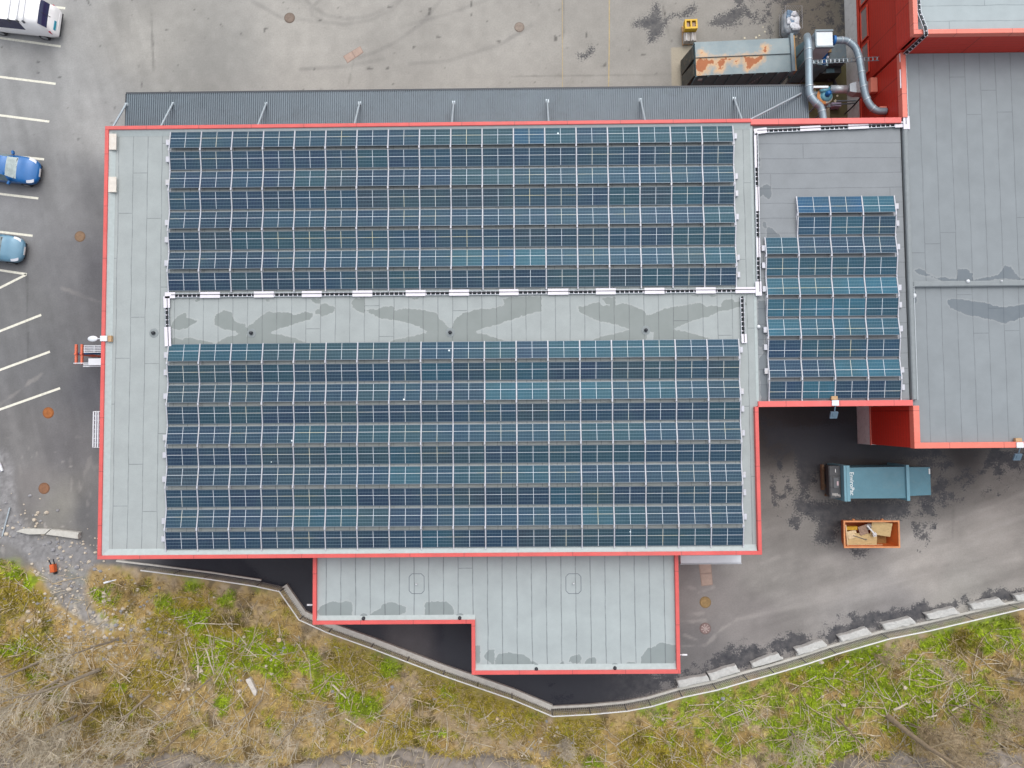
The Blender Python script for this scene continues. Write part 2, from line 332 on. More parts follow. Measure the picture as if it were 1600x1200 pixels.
def ground_col(x, y, z):
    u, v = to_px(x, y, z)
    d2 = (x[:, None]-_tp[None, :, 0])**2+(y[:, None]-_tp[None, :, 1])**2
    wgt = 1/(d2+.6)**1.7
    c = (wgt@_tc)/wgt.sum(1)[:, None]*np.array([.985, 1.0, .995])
    nn = fbm(x, y, 3.5, 81, 5); n2 = fbm(x, y, .5, 83, 3)
    c = c*(.84+.32*nn)[:, None]*(.9+.2*n2)[:, None]
    # wheel-worn streaks in the west lot run roughly north-south
    st = fbm(x*1.0+y*.25, y*.12, .9, 87, 4); wl = sstep(-x, 23.5, 25); c = c*(1+wl*(st-.5)*.45)[:, None]
    # sweeping pale and dark wheel tracks in the south-east yard, dusty scuffs
    st2 = fbm(x*.16+y*.1, y*.9-x*.28, .8, 89, 4); se = sstep(x, 12, 16)*sstep(-y, 0, 4); c = c*(1+se*(st2-.47)*.6)[:, None]
    scf = sstep(fbm(x, y*.35, .5, 91, 3), .66, .78)*sstep(-x, 24, 25)*sstep(-y+2, 2, 8); c = c+(np.array(lin((172,168,164)))*ALB-c)*(scf*.55)[:, None]
    pm = np.zeros(x.shape)
    for (a_, b_) in PALE:
        (x0, y0), (x1, y1) = P(*a_), P(*b_); ex, ey = x1-x0, y1-y0; m_ = (x > min(x0, x1)-1) & (x < max(x0, x1)+1) & (y > min(y0, y1)-1) & (y < max(y0, y1)+1)
        tt = np.clip(((x[m_]-x0)*ex+(y[m_]-y0)*ey)/(ex*ex+ey*ey), 0, 1); d_ = np.hypot(x[m_]-x0-ex*tt, y[m_]-y0-ey*tt)+(n2[m_]-.5)*.35
        pm[m_] = np.maximum(pm[m_], sstep(-d_, -.16, -.02))
    c = c+(np.array(lin((186,181,176)))*ALB-c)*(pm*.38*np.clip(nn*2-.4, 0, 1))[:, None]
    sm_ = np.zeros(x.shape)
    for (a_, b_) in SEAMS:
        (x0, y0), (x1, y1) = P(*a_), P(*b_); ex, ey = x1-x0, y1-y0; m_ = (x > min(x0, x1)-.6) & (x < max(x0, x1)+.6) & (y > min(y0, y1)-.6) & (y < max(y0, y1)+.6)
        tt = np.clip(((x[m_]-x0)*ex+(y[m_]-y0)*ey)/(ex*ex+ey*ey), 0, 1); d_ = np.hypot(x[m_]-x0-ex*tt, y[m_]-y0-ey*tt)+(n2[m_]-.5)*.12
        sm_[m_] = np.maximum(sm_[m_], sstep(-d_, -.12, 0))
    c = c*(1-.4*sm_*np.clip(nn*2.2-.6, 0, 1))[:, None]
    dots = sstep(fbm(x, y, .32, 131, 2), .8, .88)*sstep(-x, 24, 26)*sstep(-y, 0, 5); c = c+(np.array(lin((176,172,168)))*ALB-c)*(dots*.8)[:, None]
    spk = sstep(fbm(x, y, .35, 133, 2), .84, .92)*sstep(y, 17, 19); c = c*(1-.55*spk)[:, None]
    veg = sstep(np.interp(x, _kx, _ky)-y, .12, .5)
    veg = veg*np.where(u < 170, sstep(np.interp(x, _kx, _ky)-y+(nn-.5)*3, 0, .9), 1)
    vc, gg, go = veg_color(x, y, u, v)
    soil = np.array(lin((166,156,144)))*ALB*(.8+.4*n2)[:, None]
    nearf = np.exp(-np.clip(np.interp(x, _kx, _ky)-y, 0, 9)/.55); vc = vc+(soil-vc)*(nearf*.8)[:, None]
    c = c+(vc-c)*veg[:, None]
    gs = sdf_poly(x, y, [P(*p) for p in GRAVEL])
    gw = sstep(-gs+(nn-.5)*1.6, -.25, .35)
    n4 = fbm(x, y, .18, 95, 3)
    gv = np.array(lin((152,151,152)))*ALB*(.55+.85*n4)[:, None]; c = c+(gv-c)*(gw*.9)[:, None]
    # spilt pale rubble along the head of the gravel and half-way down the bank
    rb = sstep(fbm(x, y, .3, 97, 3), .58, .7)*sstep(1-np.hypot((u-150)/160, (v-985)/75), 0, .5); c = c+(np.array(lin((205,196,180)))*ALB-c)*(rb*.8)[:, None]
    rk = rockw(u, v, x, y); rn = fbm(x*.6, y, .9, 99, 5)
    rc = np.array(lin((158,148,138)))*ALB*(.45+1.1*rn)[:, None]
    rk2 = np.maximum(rk, sstep(fbm(x, y, .8, 101, 4), .5, .62)*sstep(1-np.hypot((u-850)/75, (v-1165)/40), 0, .5)*.85)
    c = c+(rc-c)*rk2[:, None]
    # thin film of mud and moss on the slab under the press
    ms = sdf_field(x, y, [[P(1238,105), P(1325,100), P(1325,185), P(1238,185)]]); mw = sstep(-ms, -.2, .2); c = c+(np.array(lin((104,98,62)))*ALB*(.6+.7*n2)[:, None]-c)*(mw*.85)[:, None]
    pad = sdf_field(x, y, [[P(1049,74), P(1105,70), P(1105,150), P(1050,137)]]); pw = sstep(-pad, -.03, .03); c = c+(np.array(lin((196,186,166)))*ALB*(.75+.4*nn)[:, None]-c)*(pw*.9)[:, None]
    return np.clip(c, .004, .8)
def ground_veg(x, y, z):
    u, v = to_px(x, y, z); d = np.interp(x, _kx, _ky)-y
    return np.maximum(sstep(d, .1, .5), sstep(-sdf_poly(x, y, [P(*p) for p in GRAVEL]), -.3, .3))
def ground_wet_shade(x, y, z):
    s = asphalt_wet_shade(x, y); d = np.interp(x, _kx, _ky)-y
    return np.where(d > .05, 1.5, s)
TRACK = []
def arc_px(pts):
    return [P(*p) for p in pts]
TRACKS = [arc_px([(478,0),(490,12),(510,24),(540,30),(575,26),(605,12),(625,0)]), arc_px([(500,0),(486,12),(488,24),(505,34),(540,38),(580,31),(612,15),(630,-4)]), arc_px([(395,2),(440,28),(500,33)]),
          arc_px([(690,-2),(660,35),(620,65),(585,82),(560,90)]), arc_px([(760,0),(700,22),(640,38)]), arc_px([(640,100),(700,95),(780,70),(830,40)]), arc_px([(470,108),(540,104),(600,92)])]
def track_mask(x, y, z):
    o = np.zeros(x.shape)
    for t in TRACKS:
        xs = [p[0] for p in t]; ys = [p[1] for p in t]; m = (x > min(xs)-1) & (x < max(xs)+1) & (y > min(ys)-1) & (y < max(ys)+1)
        if not m.any(): continue
        d = np.full(m.sum(), 9.)
        for (x0, y0), (x1, y1) in zip(t, t[1:]):
            ex, ey = x1-x0, y1-y0; tt = np.clip(((x[m]-x0)*ex+(y[m]-y0)*ey)/(ex*ex+ey*ey), 0, 1)
            d = np.minimum(d, np.hypot(x[m]-x0-ex*tt, y[m]-y0-ey*tt))
        o[m] = np.maximum(o[m], sstep(-d, -.2, -.05)*(.35+.9*(fbm(x[m], y[m], 1.2, 111, 3)-.3))*.62)
    return np.clip(o, 0, 1)

def ground_material():
    m, nt, b = nodes_of('ground'); p = pos(nt)
    a = N(nt, 'ShaderNodeAttribute', attribute_name='Col'); wet_shade = N(nt, 'ShaderNodeAttribute', attribute_name='Wet'); veg = N(nt, 'ShaderNodeAttribute', attribute_name='Veg'); tr = N(nt, 'ShaderNodeAttribute', attribute_name='Track')
    nA = noise(nt, p, 9, 6, .7); nB = noise(nt, p, 38, 4, .7); nC = noise(nt, p, 2.2, 5, .65)
    f = math_n(nt, 'ADD', mrange(nt, nB, .3, .7, .84, 1.16), mrange(nt, nA, .3, .7, -.09, .09))
    cc = N(nt, 'ShaderNodeCombineColor')
    for i in range(3): L(nt, f, cc.inputs[i])
    c = mix(nt, 1., a.outputs['Color'], cc.outputs[0], 'MULTIPLY')
    c = mix(nt, math_n(nt, 'MULTIPLY', tr.outputs['Fac'], .5), c, (.06, .06, .062))
    s = math_n(nt, 'ADD', wet_shade.outputs['Fac'], mrange(nt, nA, .28, .72, -.42, .42))
    s = math_n(nt, 'ADD', s, mrange(nt, nB, .3, .7, -.2, .2))
    wf = mrange(nt, s, .05, -.07)
    c2 = mix(nt, wf, c, mix(nt, mrange(nt, nC, .35, .68, .92, .62), c, (.026, .028, .036)))
    L(nt, c2, b.inputs['Base Color'])
    L(nt, mrange(nt, wf, 0, 1, .92, .62), b.inputs['Roughness'])
    b.inputs['Specular IOR Level'].default_value = .3
    h = math_n(nt, 'ADD', math_n(nt, 'MULTIPLY', nB, .5), math_n(nt, 'MULTIPLY', nA, mrange(nt, veg.outputs['Fac'], 0, 1, .3, 3.)))
    bump(nt, b, h, .35, .03)
    return m
GMAT = ground_material()
def axis(lo, hi, st):
    mid = list(np.arange(lo, hi+1e-6, st)); a = []; v = lo; d = st
    while v > -420: d *= 1.5; v -= d; a.append(v)
    b = []; v = mid[-1]; d = st
    while v < 420: d *= 1.5; v += d; b.append(v)
    return np.array(a[::-1]+mid+b)
g = grid_mesh('ground', axis(-38, 38, .105), axis(-27, 31, .105), land, GMAT, attrs={'Wet': ground_wet_shade, 'Veg': ground_veg, 'Track': track_mask}, cols=ground_col)  # Wet also carries the skip's painted shadow
tag(g, kind='structure')

# ------------------------------------------------------------------ painted markings
paint = mat('line_paint', C(248,246,230), .7, var=.15, scale=6, dirt=C(150,148,145), dirt_amt=.55)
mk = MB()
def strip(m, pts, wd, z):
    for (x0, y0), (x1, y1) in zip(pts, pts[1:]):
        l = math.hypot(x1-x0, y1-y0); nx, ny = -(y1-y0)/l*wd/2, (x1-x0)/l*wd/2
        m.add([(x0-nx, y0-ny, z), (x1-nx, y1-ny, z), (x1+nx, y1+ny, z), (x0+nx, y0+ny, z)], [(0, 1, 2, 3)])
for a, b in [((-60,-6),(102,13)),((-60,51),(95,72.5)),((-60,112.5),(87,131)),((-60,172.5),(77,190)),((-60,236),(69,249)),((-60,296),(60,310)),((-60,355),(51,368.5)),((-60,413),(42,428.5)),((41,429),(-60,480)),
             ((-60,541),(64.5,492)),((-60,600),(78,549.5)),((-60,661),(94,606.5))]:
    strip(mk, [P(*a), P(*b)], .15, .005)
tag(mk.build('parking_markings', paint), kind='structure')
mk = MB(); yl = mat('faded_yellow_paint', C(196,176,130), .8, var=.2, scale=4, dirt=C(168,163,156), dirt_amt=.9)
strip(mk, [P(952,-30), P(952,60), P(951,139)], .07, .005); strip(mk, [P(878.5,-30), P(879,138)], .04, .005)
tag(mk.build('yard_markings', yl), kind='structure')

# ------------------------------------------------------------------ buildings
def roof_material(name, base, lines, pitch, roll, wetcol, linecol=.45, seed=0., seam_w=.03):
    """felt rolls: lap seams every `pitch` metres across, staggered end laps, damp patches from the Wet field"""
    m, nt, b = nodes_of(name); p = pos(nt)
    sp = N(nt, 'ShaderNodeSeparateXYZ'); L(nt, p, sp.inputs[0])
    wob = mrange(nt, noise(nt, p, .6, 2), .3, .7, -.02, .02)
    across, along = (sp.outputs[0], sp.outputs[1]) if lines == 'NS' else (sp.outputs[1], sp.outputs[0])
    ac = math_n(nt, 'ADD', math_n(nt, 'ADD', across, seed), wob)
    d = math_n(nt, 'PINGPONG', ac, pitch/2)
    seam = mrange(nt, d, seam_w*.3, seam_w)           # 0 on the seam
    idx = math_n(nt, 'FLOOR', math_n(nt, 'DIVIDE', math_n(nt, 'ADD', ac, 0), pitch))
    wn = N(nt, 'ShaderNodeTexWhiteNoise', noise_dimensions='1D'); L(nt, idx, wn.inputs['W'])
    al = math_n(nt, 'ADD', along, math_n(nt, 'MULTIPLY', wn.outputs[0], roll))
    d2 = math_n(nt, 'PINGPONG', al, roll/2); seam2 = mrange(nt, d2, .01, .028)
    sm = math_n(nt, 'MINIMUM', seam, seam2)
    n0 = noise(nt, p, .8, 4, .6); n1 = noise(nt, p, 30, 4, .75); nx = noise(nt, p, 1.7, 4, .7)
    sm = math_n(nt, 'MAXIMUM', sm, mrange(nt, nx, .35, .75, 0, .85))
    tone = math_n(nt, 'ADD', mrange(nt, n0, .3, .7, .93, 1.06), mrange(nt, n1, .3, .7, -.07, .07))
    tone = math_n(nt, 'ADD', tone, mrange(nt, wn.outputs[0], 0, 1, -.018, .018))
    cc = N(nt, 'ShaderNodeCombineColor')
    for i in range(3): L(nt, tone, cc.inputs[i])
    c = mix(nt, 1., base, cc.outputs[0], 'MULTIPLY')
    at = N(nt, 'ShaderNodeAttribute', attribute_name='Wet')
    s = math_n(nt, 'ADD', at.outputs['Fac'], mrange(nt, noise(nt, p, 5, 4, .6), .3, .7, -.05, .05))
    wf = mrange(nt, s, .012, -.012)
    rim = mrange(nt, math_n(nt, 'ABSOLUTE', s), .10, .0)
    c = mix(nt, math_n(nt, 'MULTIPLY', rim, .10), c, (.6, .58, .55))
    c = mix(nt, wf, c, mix(nt, mrange(nt, n0, .3, .7, .75, 1.), c, wetcol))
    c = mix(nt, math_n(nt, 'SUBTRACT', 1, sm), c, mix(nt, 1-linecol, c, (.03, .035, .045)))
    L(nt, c, b.inputs['Base Color']); L(nt, mrange(nt, wf, 0, 1, .9, .5), b.inputs['Roughness']); b.inputs['Specular IOR Level'].default_value = .25
    bump(nt, b, math_n(nt, 'ADD', math_n(nt, 'MULTIPLY', n1, .4), sm), .25, .008)
    return m
cap_mat = mat('coral_capping', C(230,96,92), .5, var=.12, scale=1.2, dirt=C(200,120,110), dirt_amt=.18)
cap2_mat = mat('salmon_capping', C(246,128,108), .45, var=.06, scale=1.2, dirt=C(235,170,150), dirt_amt=.25)
def lapped(src, idx):
    m = src.copy(); m.name = src.name+('_lengthwise' if idx == 0 else '_crosswise'); nt = m.node_tree; b = nt.nodes['Principled BSDF']; lk = b.inputs['Base Color'].links[0].from_socket
    sp = N(nt, 'ShaderNodeSeparateXYZ'); L(nt, pos(nt), sp.inputs[0]); d = mrange(nt, math_n(nt, 'PINGPONG', sp.outputs[idx], 1.5), .012, .03)
    wn = N(nt, 'ShaderNodeTexWhiteNoise', noise_dimensions='1D'); L(nt, math_n(nt, 'ROUND', math_n(nt, 'DIVIDE', sp.outputs[idx], 3.)), wn.inputs['W'])
    c = mix(nt, mrange(nt, wn.outputs[0], 0, 1, 0, .14), lk, (.5, .2, .18)); c = mix(nt, math_n(nt, 'MULTIPLY', math_n(nt, 'SUBTRACT', 1, d), .5), c, (.12, .03, .03))
    L(nt, c, b.inputs['Base Color']); return m
def cladding(name, base, axis_idx):
    m, nt, b = nodes_of(name); p = pos(nt); sp = N(nt, 'ShaderNodeSeparateXYZ'); L(nt, p, sp.inputs[0])
    z = sp.outputs[2]; g = mrange(nt, math_n(nt, 'PINGPONG', z, .13), .006, .022)
    j = mrange(nt, math_n(nt, 'PINGPONG', sp.outputs[axis_idx], 1.6), .012, .03)
    k = math_n(nt, 'MINIMUM', j, mrange(nt, g, 0, 1, .55, 1))
    st = N(nt, 'ShaderNodeCombineXYZ'); L(nt, math_n(nt, 'MULTIPLY', sp.outputs[axis_idx], 3.), st.inputs[0]); L(nt, math_n(nt, 'MULTIPLY', z, .5), st.inputs[1])
    n = noise(nt, st.outputs[0], 1.5, 5, .6)
    c = mix(nt, k, tuple(v*.35 for v in base), base)
    c = mix(nt, mrange(nt, n, .5, .8, 0, .25), c, tuple(v*1.5 for v in base))
    L(nt, c, b.inputs['Base Color']); b.inputs['Roughness'].default_value = .5
    bump(nt, b, g, .4, .02); return m
redx = cladding('red_cladding_lengthwise', C(208,54,38), 0); redy = cladding('red_cladding_crosswise', C(208,54,38), 1)
plinth = mat('plinth_concrete', C(244,242,240), .8, var=.1, scale=2, dirt=C(160,152,146), dirt_amt=.4)
glass_dark = mat('window_glass', C(168,150,148), .15, var=.1)
frame_red = mat('window_trim', C(235,84,62), .5)
zfun = lambda v: (lambda x, y: np.full(x.shape, v))
def walls(m, x0, y0, x1, y1, z0, z1, t=.2, sides='NSEW'):
    if 'S' in sides: m.mi = 0; m.box(x0, y0, z0, x1, y0+t, z1)
    if 'N' in sides: m.mi = 0; m.box(x0, y1-t, z0, x1, y1, z1)
    if 'W' in sides: m.mi = 1; m.box(x0, y0+t, z0, x0+t, y1-t, z1)
    if 'E' in sides: m.mi = 1; m.box(x1-t, y0+t, z0, x1, y1-t, z1)
def roof_grid(name, x0, y0, x1, y1, z, m, parent, polys, st=.11):
    xs = np.linspace(x0, x1, max(2, int((x1-x0)/st)+1)); ys = np.linspace(y0, y1, max(2, int((y1-y0)/st)+1))
    return grid_mesh(name, xs, ys, z, m, parent, {'Wet': lambda x, y, zz: sdf_field(x, y, polys, .6, .6)}, off=tuple(parent.location))
def cap(m, x0, y0, x1, y1, z0, z1): m.mi = 0 if x1-x0 > y1-y0 else 1; m.bbox(x0, y0, z0, x1, y1, z1, .012)
CAP = [lapped(cap_mat, 0), lapped(cap_mat, 1)]; CAP2 = [lapped(cap2_mat, 0), lapped(cap2_mat, 1)]

# main hall
MZ, MP = 6.15, 6.4
X0, Y0, X1, Y1 = -23.37, -7.86, 13.4, 16.62
WET_MAIN = [zpoly(p, 400, 300, .25, MZ) for p in (
    [(680,735),(760,735),(800,715),(862,715),(868,742),(940,728),(1050,738),(1130,757),(1145,795),(1185,820),(1200,848),(1228,855),(1236,800),(1300,757),(1400,732),(1500,725),(1560,705),(1540,670),(1600,655),(1785,655),(1785,745),(1690,765),(1600,797),(1500,832),(1420,850),(1362,878),(1440,893),(1520,920),(1660,955),(800,955),(870,920),(960,905),(1080,880),(1040,850),(960,820),(860,800),(780,790),(720,762)],
    [(600,690),(620,662),(680,662),(678,765),(640,745),(605,725)], [(960,662),(1020,662),(1000,675),(975,672)], [(50,668),(100,668),(75,692)], [(340,668),(400,668),(398,705),(375,700)],
    [(-20,820),(10,790),(70,750),(210,755),(240,770),(310,745),(355,760),(345,795),(300,805),(215,832),(130,860),(80,885),(140,890),(240,912),(350,955),(-60,955),(-60,850)],
    [(370,735),(400,730),(400,705),(430,693),(460,708),(490,715),(490,750),(450,765),(410,780),(400,765),(372,765)])]
WET_MAIN += [zpoly(p, 0, 300, .25, MZ) for p in (
    [(1340,800),(1350,765),(1400,737),(1450,755),(1462,800),(1490,822),(1538,822),(1541,955),(1330,955),(1400,915),(1505,885),(1440,862),(1390,855),(1345,830)],
    [(1070,850),(1075,815),(1110,775),(1160,752),(1165,785),(1240,805),(1165,850),(1120,865)], [(1062,955),(1065,908),(1100,915),(1140,925),(1160,910),(1230,920),(1320,940),(1345,955)], [(1212,668),(1255,668),(1230,690)])]
WET_MAIN += [zpoly(p, 800, 300, .25, MZ) for p in (
    [(405,720),(470,712),(480,700),(550,688),(556,712),(650,712),(690,692),(740,705),(835,745),(840,770),(860,770),(960,725),(1100,705),(1180,690),(1215,715),(1250,710),(1300,720),(1320,680),(1380,670),(1400,690),(1440,680),(1465,690),(1465,710),(1400,720),(1350,740),(1310,740),(1240,775),(1120,805),(1000,858),(1080,872),(1180,900),(1300,935),(880,935),(890,880),(842,870),(838,935),(480,935),(560,905),(650,885),(740,860),(640,825),(540,805),(460,770),(420,750)],
    [(560,660),(645,655),(645,712),(590,700)], [(1120,645),(1190,640),(1150,655)], [(1220,645),(1300,640),(1260,660)], [(1425,985),(1440,980),(1440,1000),(1425,1030)])]
roofm = roof_material('pale_roof_felt', C(174,181,181), 'NS', .83, 8.3, C(140,148,146), .5, .28)
hall = empty('warehouse', (-5, 4.4, 0), 'large flat-roofed warehouse with red capping and pale grey roof under two big solar arrays', 'warehouse')
m = MB(); walls(m, X0+.03, Y0+.03, X1, Y1-.03, 0, MZ-.12); m.build('wall', [redx, redy], hall)
m = MB(); m.box(X0+.03, Y0+.03, MZ-.12, X1, Y1-.03, MZ-.02); m.build('roof_slab', mat('felt_edge', C(176,186,188), .9), hall)
roof_grid('roof', X0+.2, Y0+.2, X1, Y1-.2, MZ, roofm, hall, WET_MAIN)
m = MB(); ct = .205
cap(m, X0, Y1-ct, X1, Y1, MZ-.2, MP); cap(m, X0, Y0, X1+.03, Y0+ct, MZ-.2, MP); cap(m, X0, Y0+ct, X0+ct, Y1-ct, MZ-.2, MP); cap(m, X1-ct+.03, Y0+ct, X1+.03, .3, MZ-.2, MP)
m.build('parapet', CAP, hall)
m = MB(); up = mat('felt_upstand', C(188,198,198), .9, var=.08, scale=5)   # felt dressed up against the parapet
m.add([(X0+ct, Y1-ct-.32, MZ+.004), (X1, Y1-ct-.32, MZ+.004), (X1, Y1-ct, MZ+.16), (X0+ct, Y1-ct, MZ+.16)], [(0, 1, 2, 3)])
m.add([(X0+ct, Y0+ct, MZ+.16), (X1-ct, Y0+ct, MZ+.16), (X1-ct, Y0+ct+.32, MZ+.004), (X0+ct, Y0+ct+.32, MZ+.004)], [(0, 1, 2, 3)])
m.add([(X0+ct, Y0+ct, MZ+.165), (X0+ct+.3, Y0+ct+.3, MZ+.006), (X0+ct+.3, Y1-ct-.3, MZ+.006), (X0+ct, Y1-ct, MZ+.165)], [(0, 1, 2, 3)])
m.build('felt_upstand', up, hall)
m = MB(); m.bbox(X1-.02, .32, MZ-.1, X1+.16, Y1-.3, MZ+.02, .02); m.build('edge_trim', up, hall)

# south extension
EZ, EP = 5.0, 5.2
ex0, ey0, exm, eyb, ex1 = -11.74, -11.87, -2.70, -14.72, 9.1
WET_EXT = [zpoly(p, 400, 900, .25, EZ) for p in (
    [(380,225),(405,190),(440,170),(480,158),(520,168),(570,155),(603,170),(603,265),(440,265),(390,240)], [(705,255),(740,220),(780,208),(785,180),(850,162),(940,195),(935,225),(880,250),(780,265)],
    [(1055,165),(1140,158),(1200,165),(1230,195),(1242,230),(1215,262),(1055,262)], [(1370,430),(1400,430),(1402,550),(1375,548)], [(1420,505),(1455,462),(1490,458),(1490,565)],
    [(1490,540),(1510,490),(1580,478),(1680,495),(1720,530),(1790,560),(1800,585),(1500,572)])]
WET_EXT += [zpoly(p, 800, 900, .25, EZ) for p in (
    [(255,575),(320,530),(330,545),(290,575)], [(355,530),(370,500),(420,490),(435,510),(430,545),(380,545)], [(450,560),(460,530),(490,508),(525,512),(528,575),(460,578)],
    [(540,565),(640,560),(710,570),(700,580),(560,580)], [(712,555),(720,540),(755,535),(780,550),(770,570),(715,572)], [(803,560),(810,500),(850,450),(890,440),(930,415),(1000,430),(1022,430),(1022,540),(960,560),(890,575),(810,575)])]
extb = empty('extension_building', (-1, -11, 0), 'lower L-shaped extension with pale felt roof and red capping on the south side', 'building')
roofe = roof_material('extension_roof_felt', C(177,186,187), 'NS', .84, 30., C(142,152,152), .42, .1, .036)
m = MB(); m.mi = 0; m.box(ex0+.03, ey0+.03, 0, exm, ey0+.23, EZ-.1); m.box(exm, eyb+.03, 0, ex1-.03, eyb+.23, EZ-.1)
m.mi = 1; m.box(ex0+.03, ey0+.23, 0, ex0+.23, Y0, EZ-.1); m.box(exm+.03, eyb+.23, 0, exm+.23, ey0+.03, EZ-.1); m.box(ex1-.23, eyb+.23, 0, ex1-.03, Y0, EZ-.1)
m.build('wall', [redx, redy], extb)
roof_grid('roof', ex0+.2, ey0+.2, exm+.2, Y0+.02, EZ, roofe, extb, WET_EXT); roof_grid('roof', exm+.2, eyb+.2, ex1-.2, Y0+.02, EZ, roofe, extb, WET_EXT)
m = MB(); c2 = .21
cap(m, ex0, ey0, ex0+c2, Y0+.02, EZ-.25, EP); cap(m, ex0+c2, ey0, exm+c2, ey0+c2, EZ-.25, EP); cap(m, exm, eyb, exm+c2, ey0, EZ-.25, EP); cap(m, exm+c2, eyb, ex1, eyb+c2, EZ-.25, EP); cap(m, ex1-c2, eyb+c2, ex1, Y0+.02, EZ-.25, EP)
m.build('parapet', CAP, extb)
m = MB()
m.add([(ex0+c2, ey0+c2, EZ+.1), (exm+c2, ey0+c2, EZ+.1), (exm+c2, ey0+c2+.25, EZ+.004), (ex0+c2, ey0+c2+.25, EZ+.004)], [(0, 1, 2, 3)])
m.add([(exm+c2, eyb+c2, EZ+.1), (ex1-c2, eyb+c2, EZ+.1), (ex1-c2, eyb+c2+.3, EZ+.004), (exm+c2, eyb+c2+.3, EZ+.004)], [(0, 1, 2, 3)])
m.build('felt_upstand', up, extb)
for u, v in ((651, 912), (896, 912)):
    x, y = P(u, v, EZ); a, b_ = .43, .56; k = .16
    ring = [(x-a+k, y-b_), (x+a-k, y-b_), (x+a, y-b_+k), (x+a, y+b_-k), (x+a-k, y+b_), (x-a+k, y+b_), (x-a, y+b_-k), (x-a, y-b_+k)]
    m = MB()
    for p, q in zip(ring, ring[1:]+ring[:1]): m.tube([(*p, EZ+.004), (*q, EZ+.004)], .013, 4)
    m.build('felt_patch_seam', mat('felt_seam', C(104,112,124), .9), extb)
m = MB(); c = P(597, 977, 4.4); m.bbox(c[0]-.95, ey0-.06, 4.1, c[0]+.4, ey0+.02, 4.5); m.build('door_hood', mat('bright_red_hood', C(216,30,36), .45), extb)

# linking annex
AZ, AP = 6.05, 6.3
WET_ANX = [zpoly(p, 1160, 260, .1333, AZ) for p in ([(183,245),(235,255),(240,220),(290,208),(330,240),(340,330),(315,390),(235,335),(183,370)], [(235,655),(270,655),(285,720),(245,715)], [(290,740),(310,710),(360,740),(400,780),(440,800),(440,845),(280,845)])]
WET_ANX += [[P(*p, AZ) for p in q] for q in ([(1184,470),(1196,468),(1197,520),(1190,545),(1185,540)], [(1184,240),(1187,238),(1188,258),(1184,262)], [(1186,560),(1198,545),(1201,640),(1190,640)])]
annex = empty('linking_building', (17.7, 8.4, 0), 'grey flat-roofed linking block with a small solar array between the hall and east building', 'building')
roofa = roof_material('grey_roof_felt', C(150,155,159), 'EW', .86, 14., C(116,124,130), .62, .2)
for a_, b_ in ((.33, .53), (Y1-.25, Y1-.05)): m = MB(); m.box(X1+.01, a_, 0, 22.0, b_, AZ-.1); m.build('wall', redx, annex)
roof_grid('roof', X1+.01, .5, 22.0, Y1-.2, AZ, roofa, annex, WET_ANX)
_cs = mat('coral_capping_south', C(240,106,102), .45, var=.06, scale=1.2, dirt=C(236,150,140), dirt_amt=.25)
_cl = lapped(_cs, 0)
for q_ in ((X1+.06, .28, 22.05, .60), (X1+.01, Y1-.30, 21.95, Y1+.02)): m = MB(); cap(m, *q_, AZ-.2, AP); m.build('parapet', [_cl, _cl], annex)

# east building and its taller north block
BZ, BP = 6.1, 6.3
WET_EAST = [zpoly(p, 1380, 420, .1375, BZ) for p in ([(350,20),(400,0),(470,20),(510,60),(600,90),(700,100),(840,115),(850,165),(690,145),(560,95),(400,60)], [(840,110),(850,0),(960,10),(1020,60),(1020,160),(860,165)],
    [(1030,120),(1180,95),(1310,70),(1370,-30),(1450,-30),(1530,90),(1600,110),(1600,135),(1350,110),(1190,135),(1040,160)],
    [(740,345),(860,338),(1000,360),(1150,375),(1270,415),(1400,435),(1600,400),(1800,380),(1800,520),(1600,545),(1500,590),(1440,590),(1430,615),(1370,620),(1270,575),(1180,565),(1080,535),(980,530),(900,495),(780,440),(745,390)],
    [(285,260),(385,255),(390,300),(400,360),(375,395),(320,395),(290,370),(300,320)])]
east = empty('east_building', (30, 9, 0), 'wide grey flat-roofed east building with red cladding and two roof levels edged in felt', 'building')
roofb = roof_material('east_roof_felt', C(149,156,160), 'NS', .87, 12.5, C(112,122,130), .62, .35)
EX, EY0, EY1, EXE = 22.05, -2.1, 20.42, 46.
for q_, mm_ in (((EX+.03, EY0+.03, 1.65, EXE, EY0+.23, BZ-.05), redx), ((EX+.03, EY0+.23, 1.65, EX+.23, .28, BZ-.05), redy), ((EX+.03, Y1-.02, 1.65, EX+.23, EY1, BZ-.05), redy)): m = MB(); m.box(*q_); m.build('wall', mm_, east)
for q_ in ((EX-.02, EY0-.0, 0, EXE, EY0+.2, 1.65), (EX-.02, EY0+.2, 0, EX+.2, .33, 1.65), (EX-.02, Y1-.02, 0, EX+.2, 46, 1.62)): m = MB(); m.box(*q_); m.build('plinth', plinth, east)
m = MB(); m.box(EX-.05, EY0+.0, 1.62, EX+.0, .33, 1.70); m.build('sill_flashing', cap2_mat, east)
ym = P(1500, 447, BZ)[1]
roof_grid('roof', EX+.03, EY0+.2, EXE, ym, BZ-.1, roofb, east, WET_EAST); roof_grid('roof', EX+.03, ym, EXE, EY1, BZ, roofb, east, WET_EAST)
for q_ in ((EX, EY0, EXE, EY0+.32), (EX, EY0+.32, EX+.34, .28), (EX-.02, Y1+.02, EX+.26, EY1)): m = MB(); cap(m, *q_, BZ-.2, BP); m.build('parapet', CAP2, east)
fu = mat('grey_felt_upstand', C(150,157,160), .9, var=.08, scale=4)
m = MB(); m.bbox(EX+.04, .6, BZ-.2, EX+.30, Y1-.3, BZ+.13, .05); m.bbox(EX+.30, ym-.04, BZ-.2, EXE, ym+.28, BZ+.12, .05); m.build('felt_upstand', fu, east)
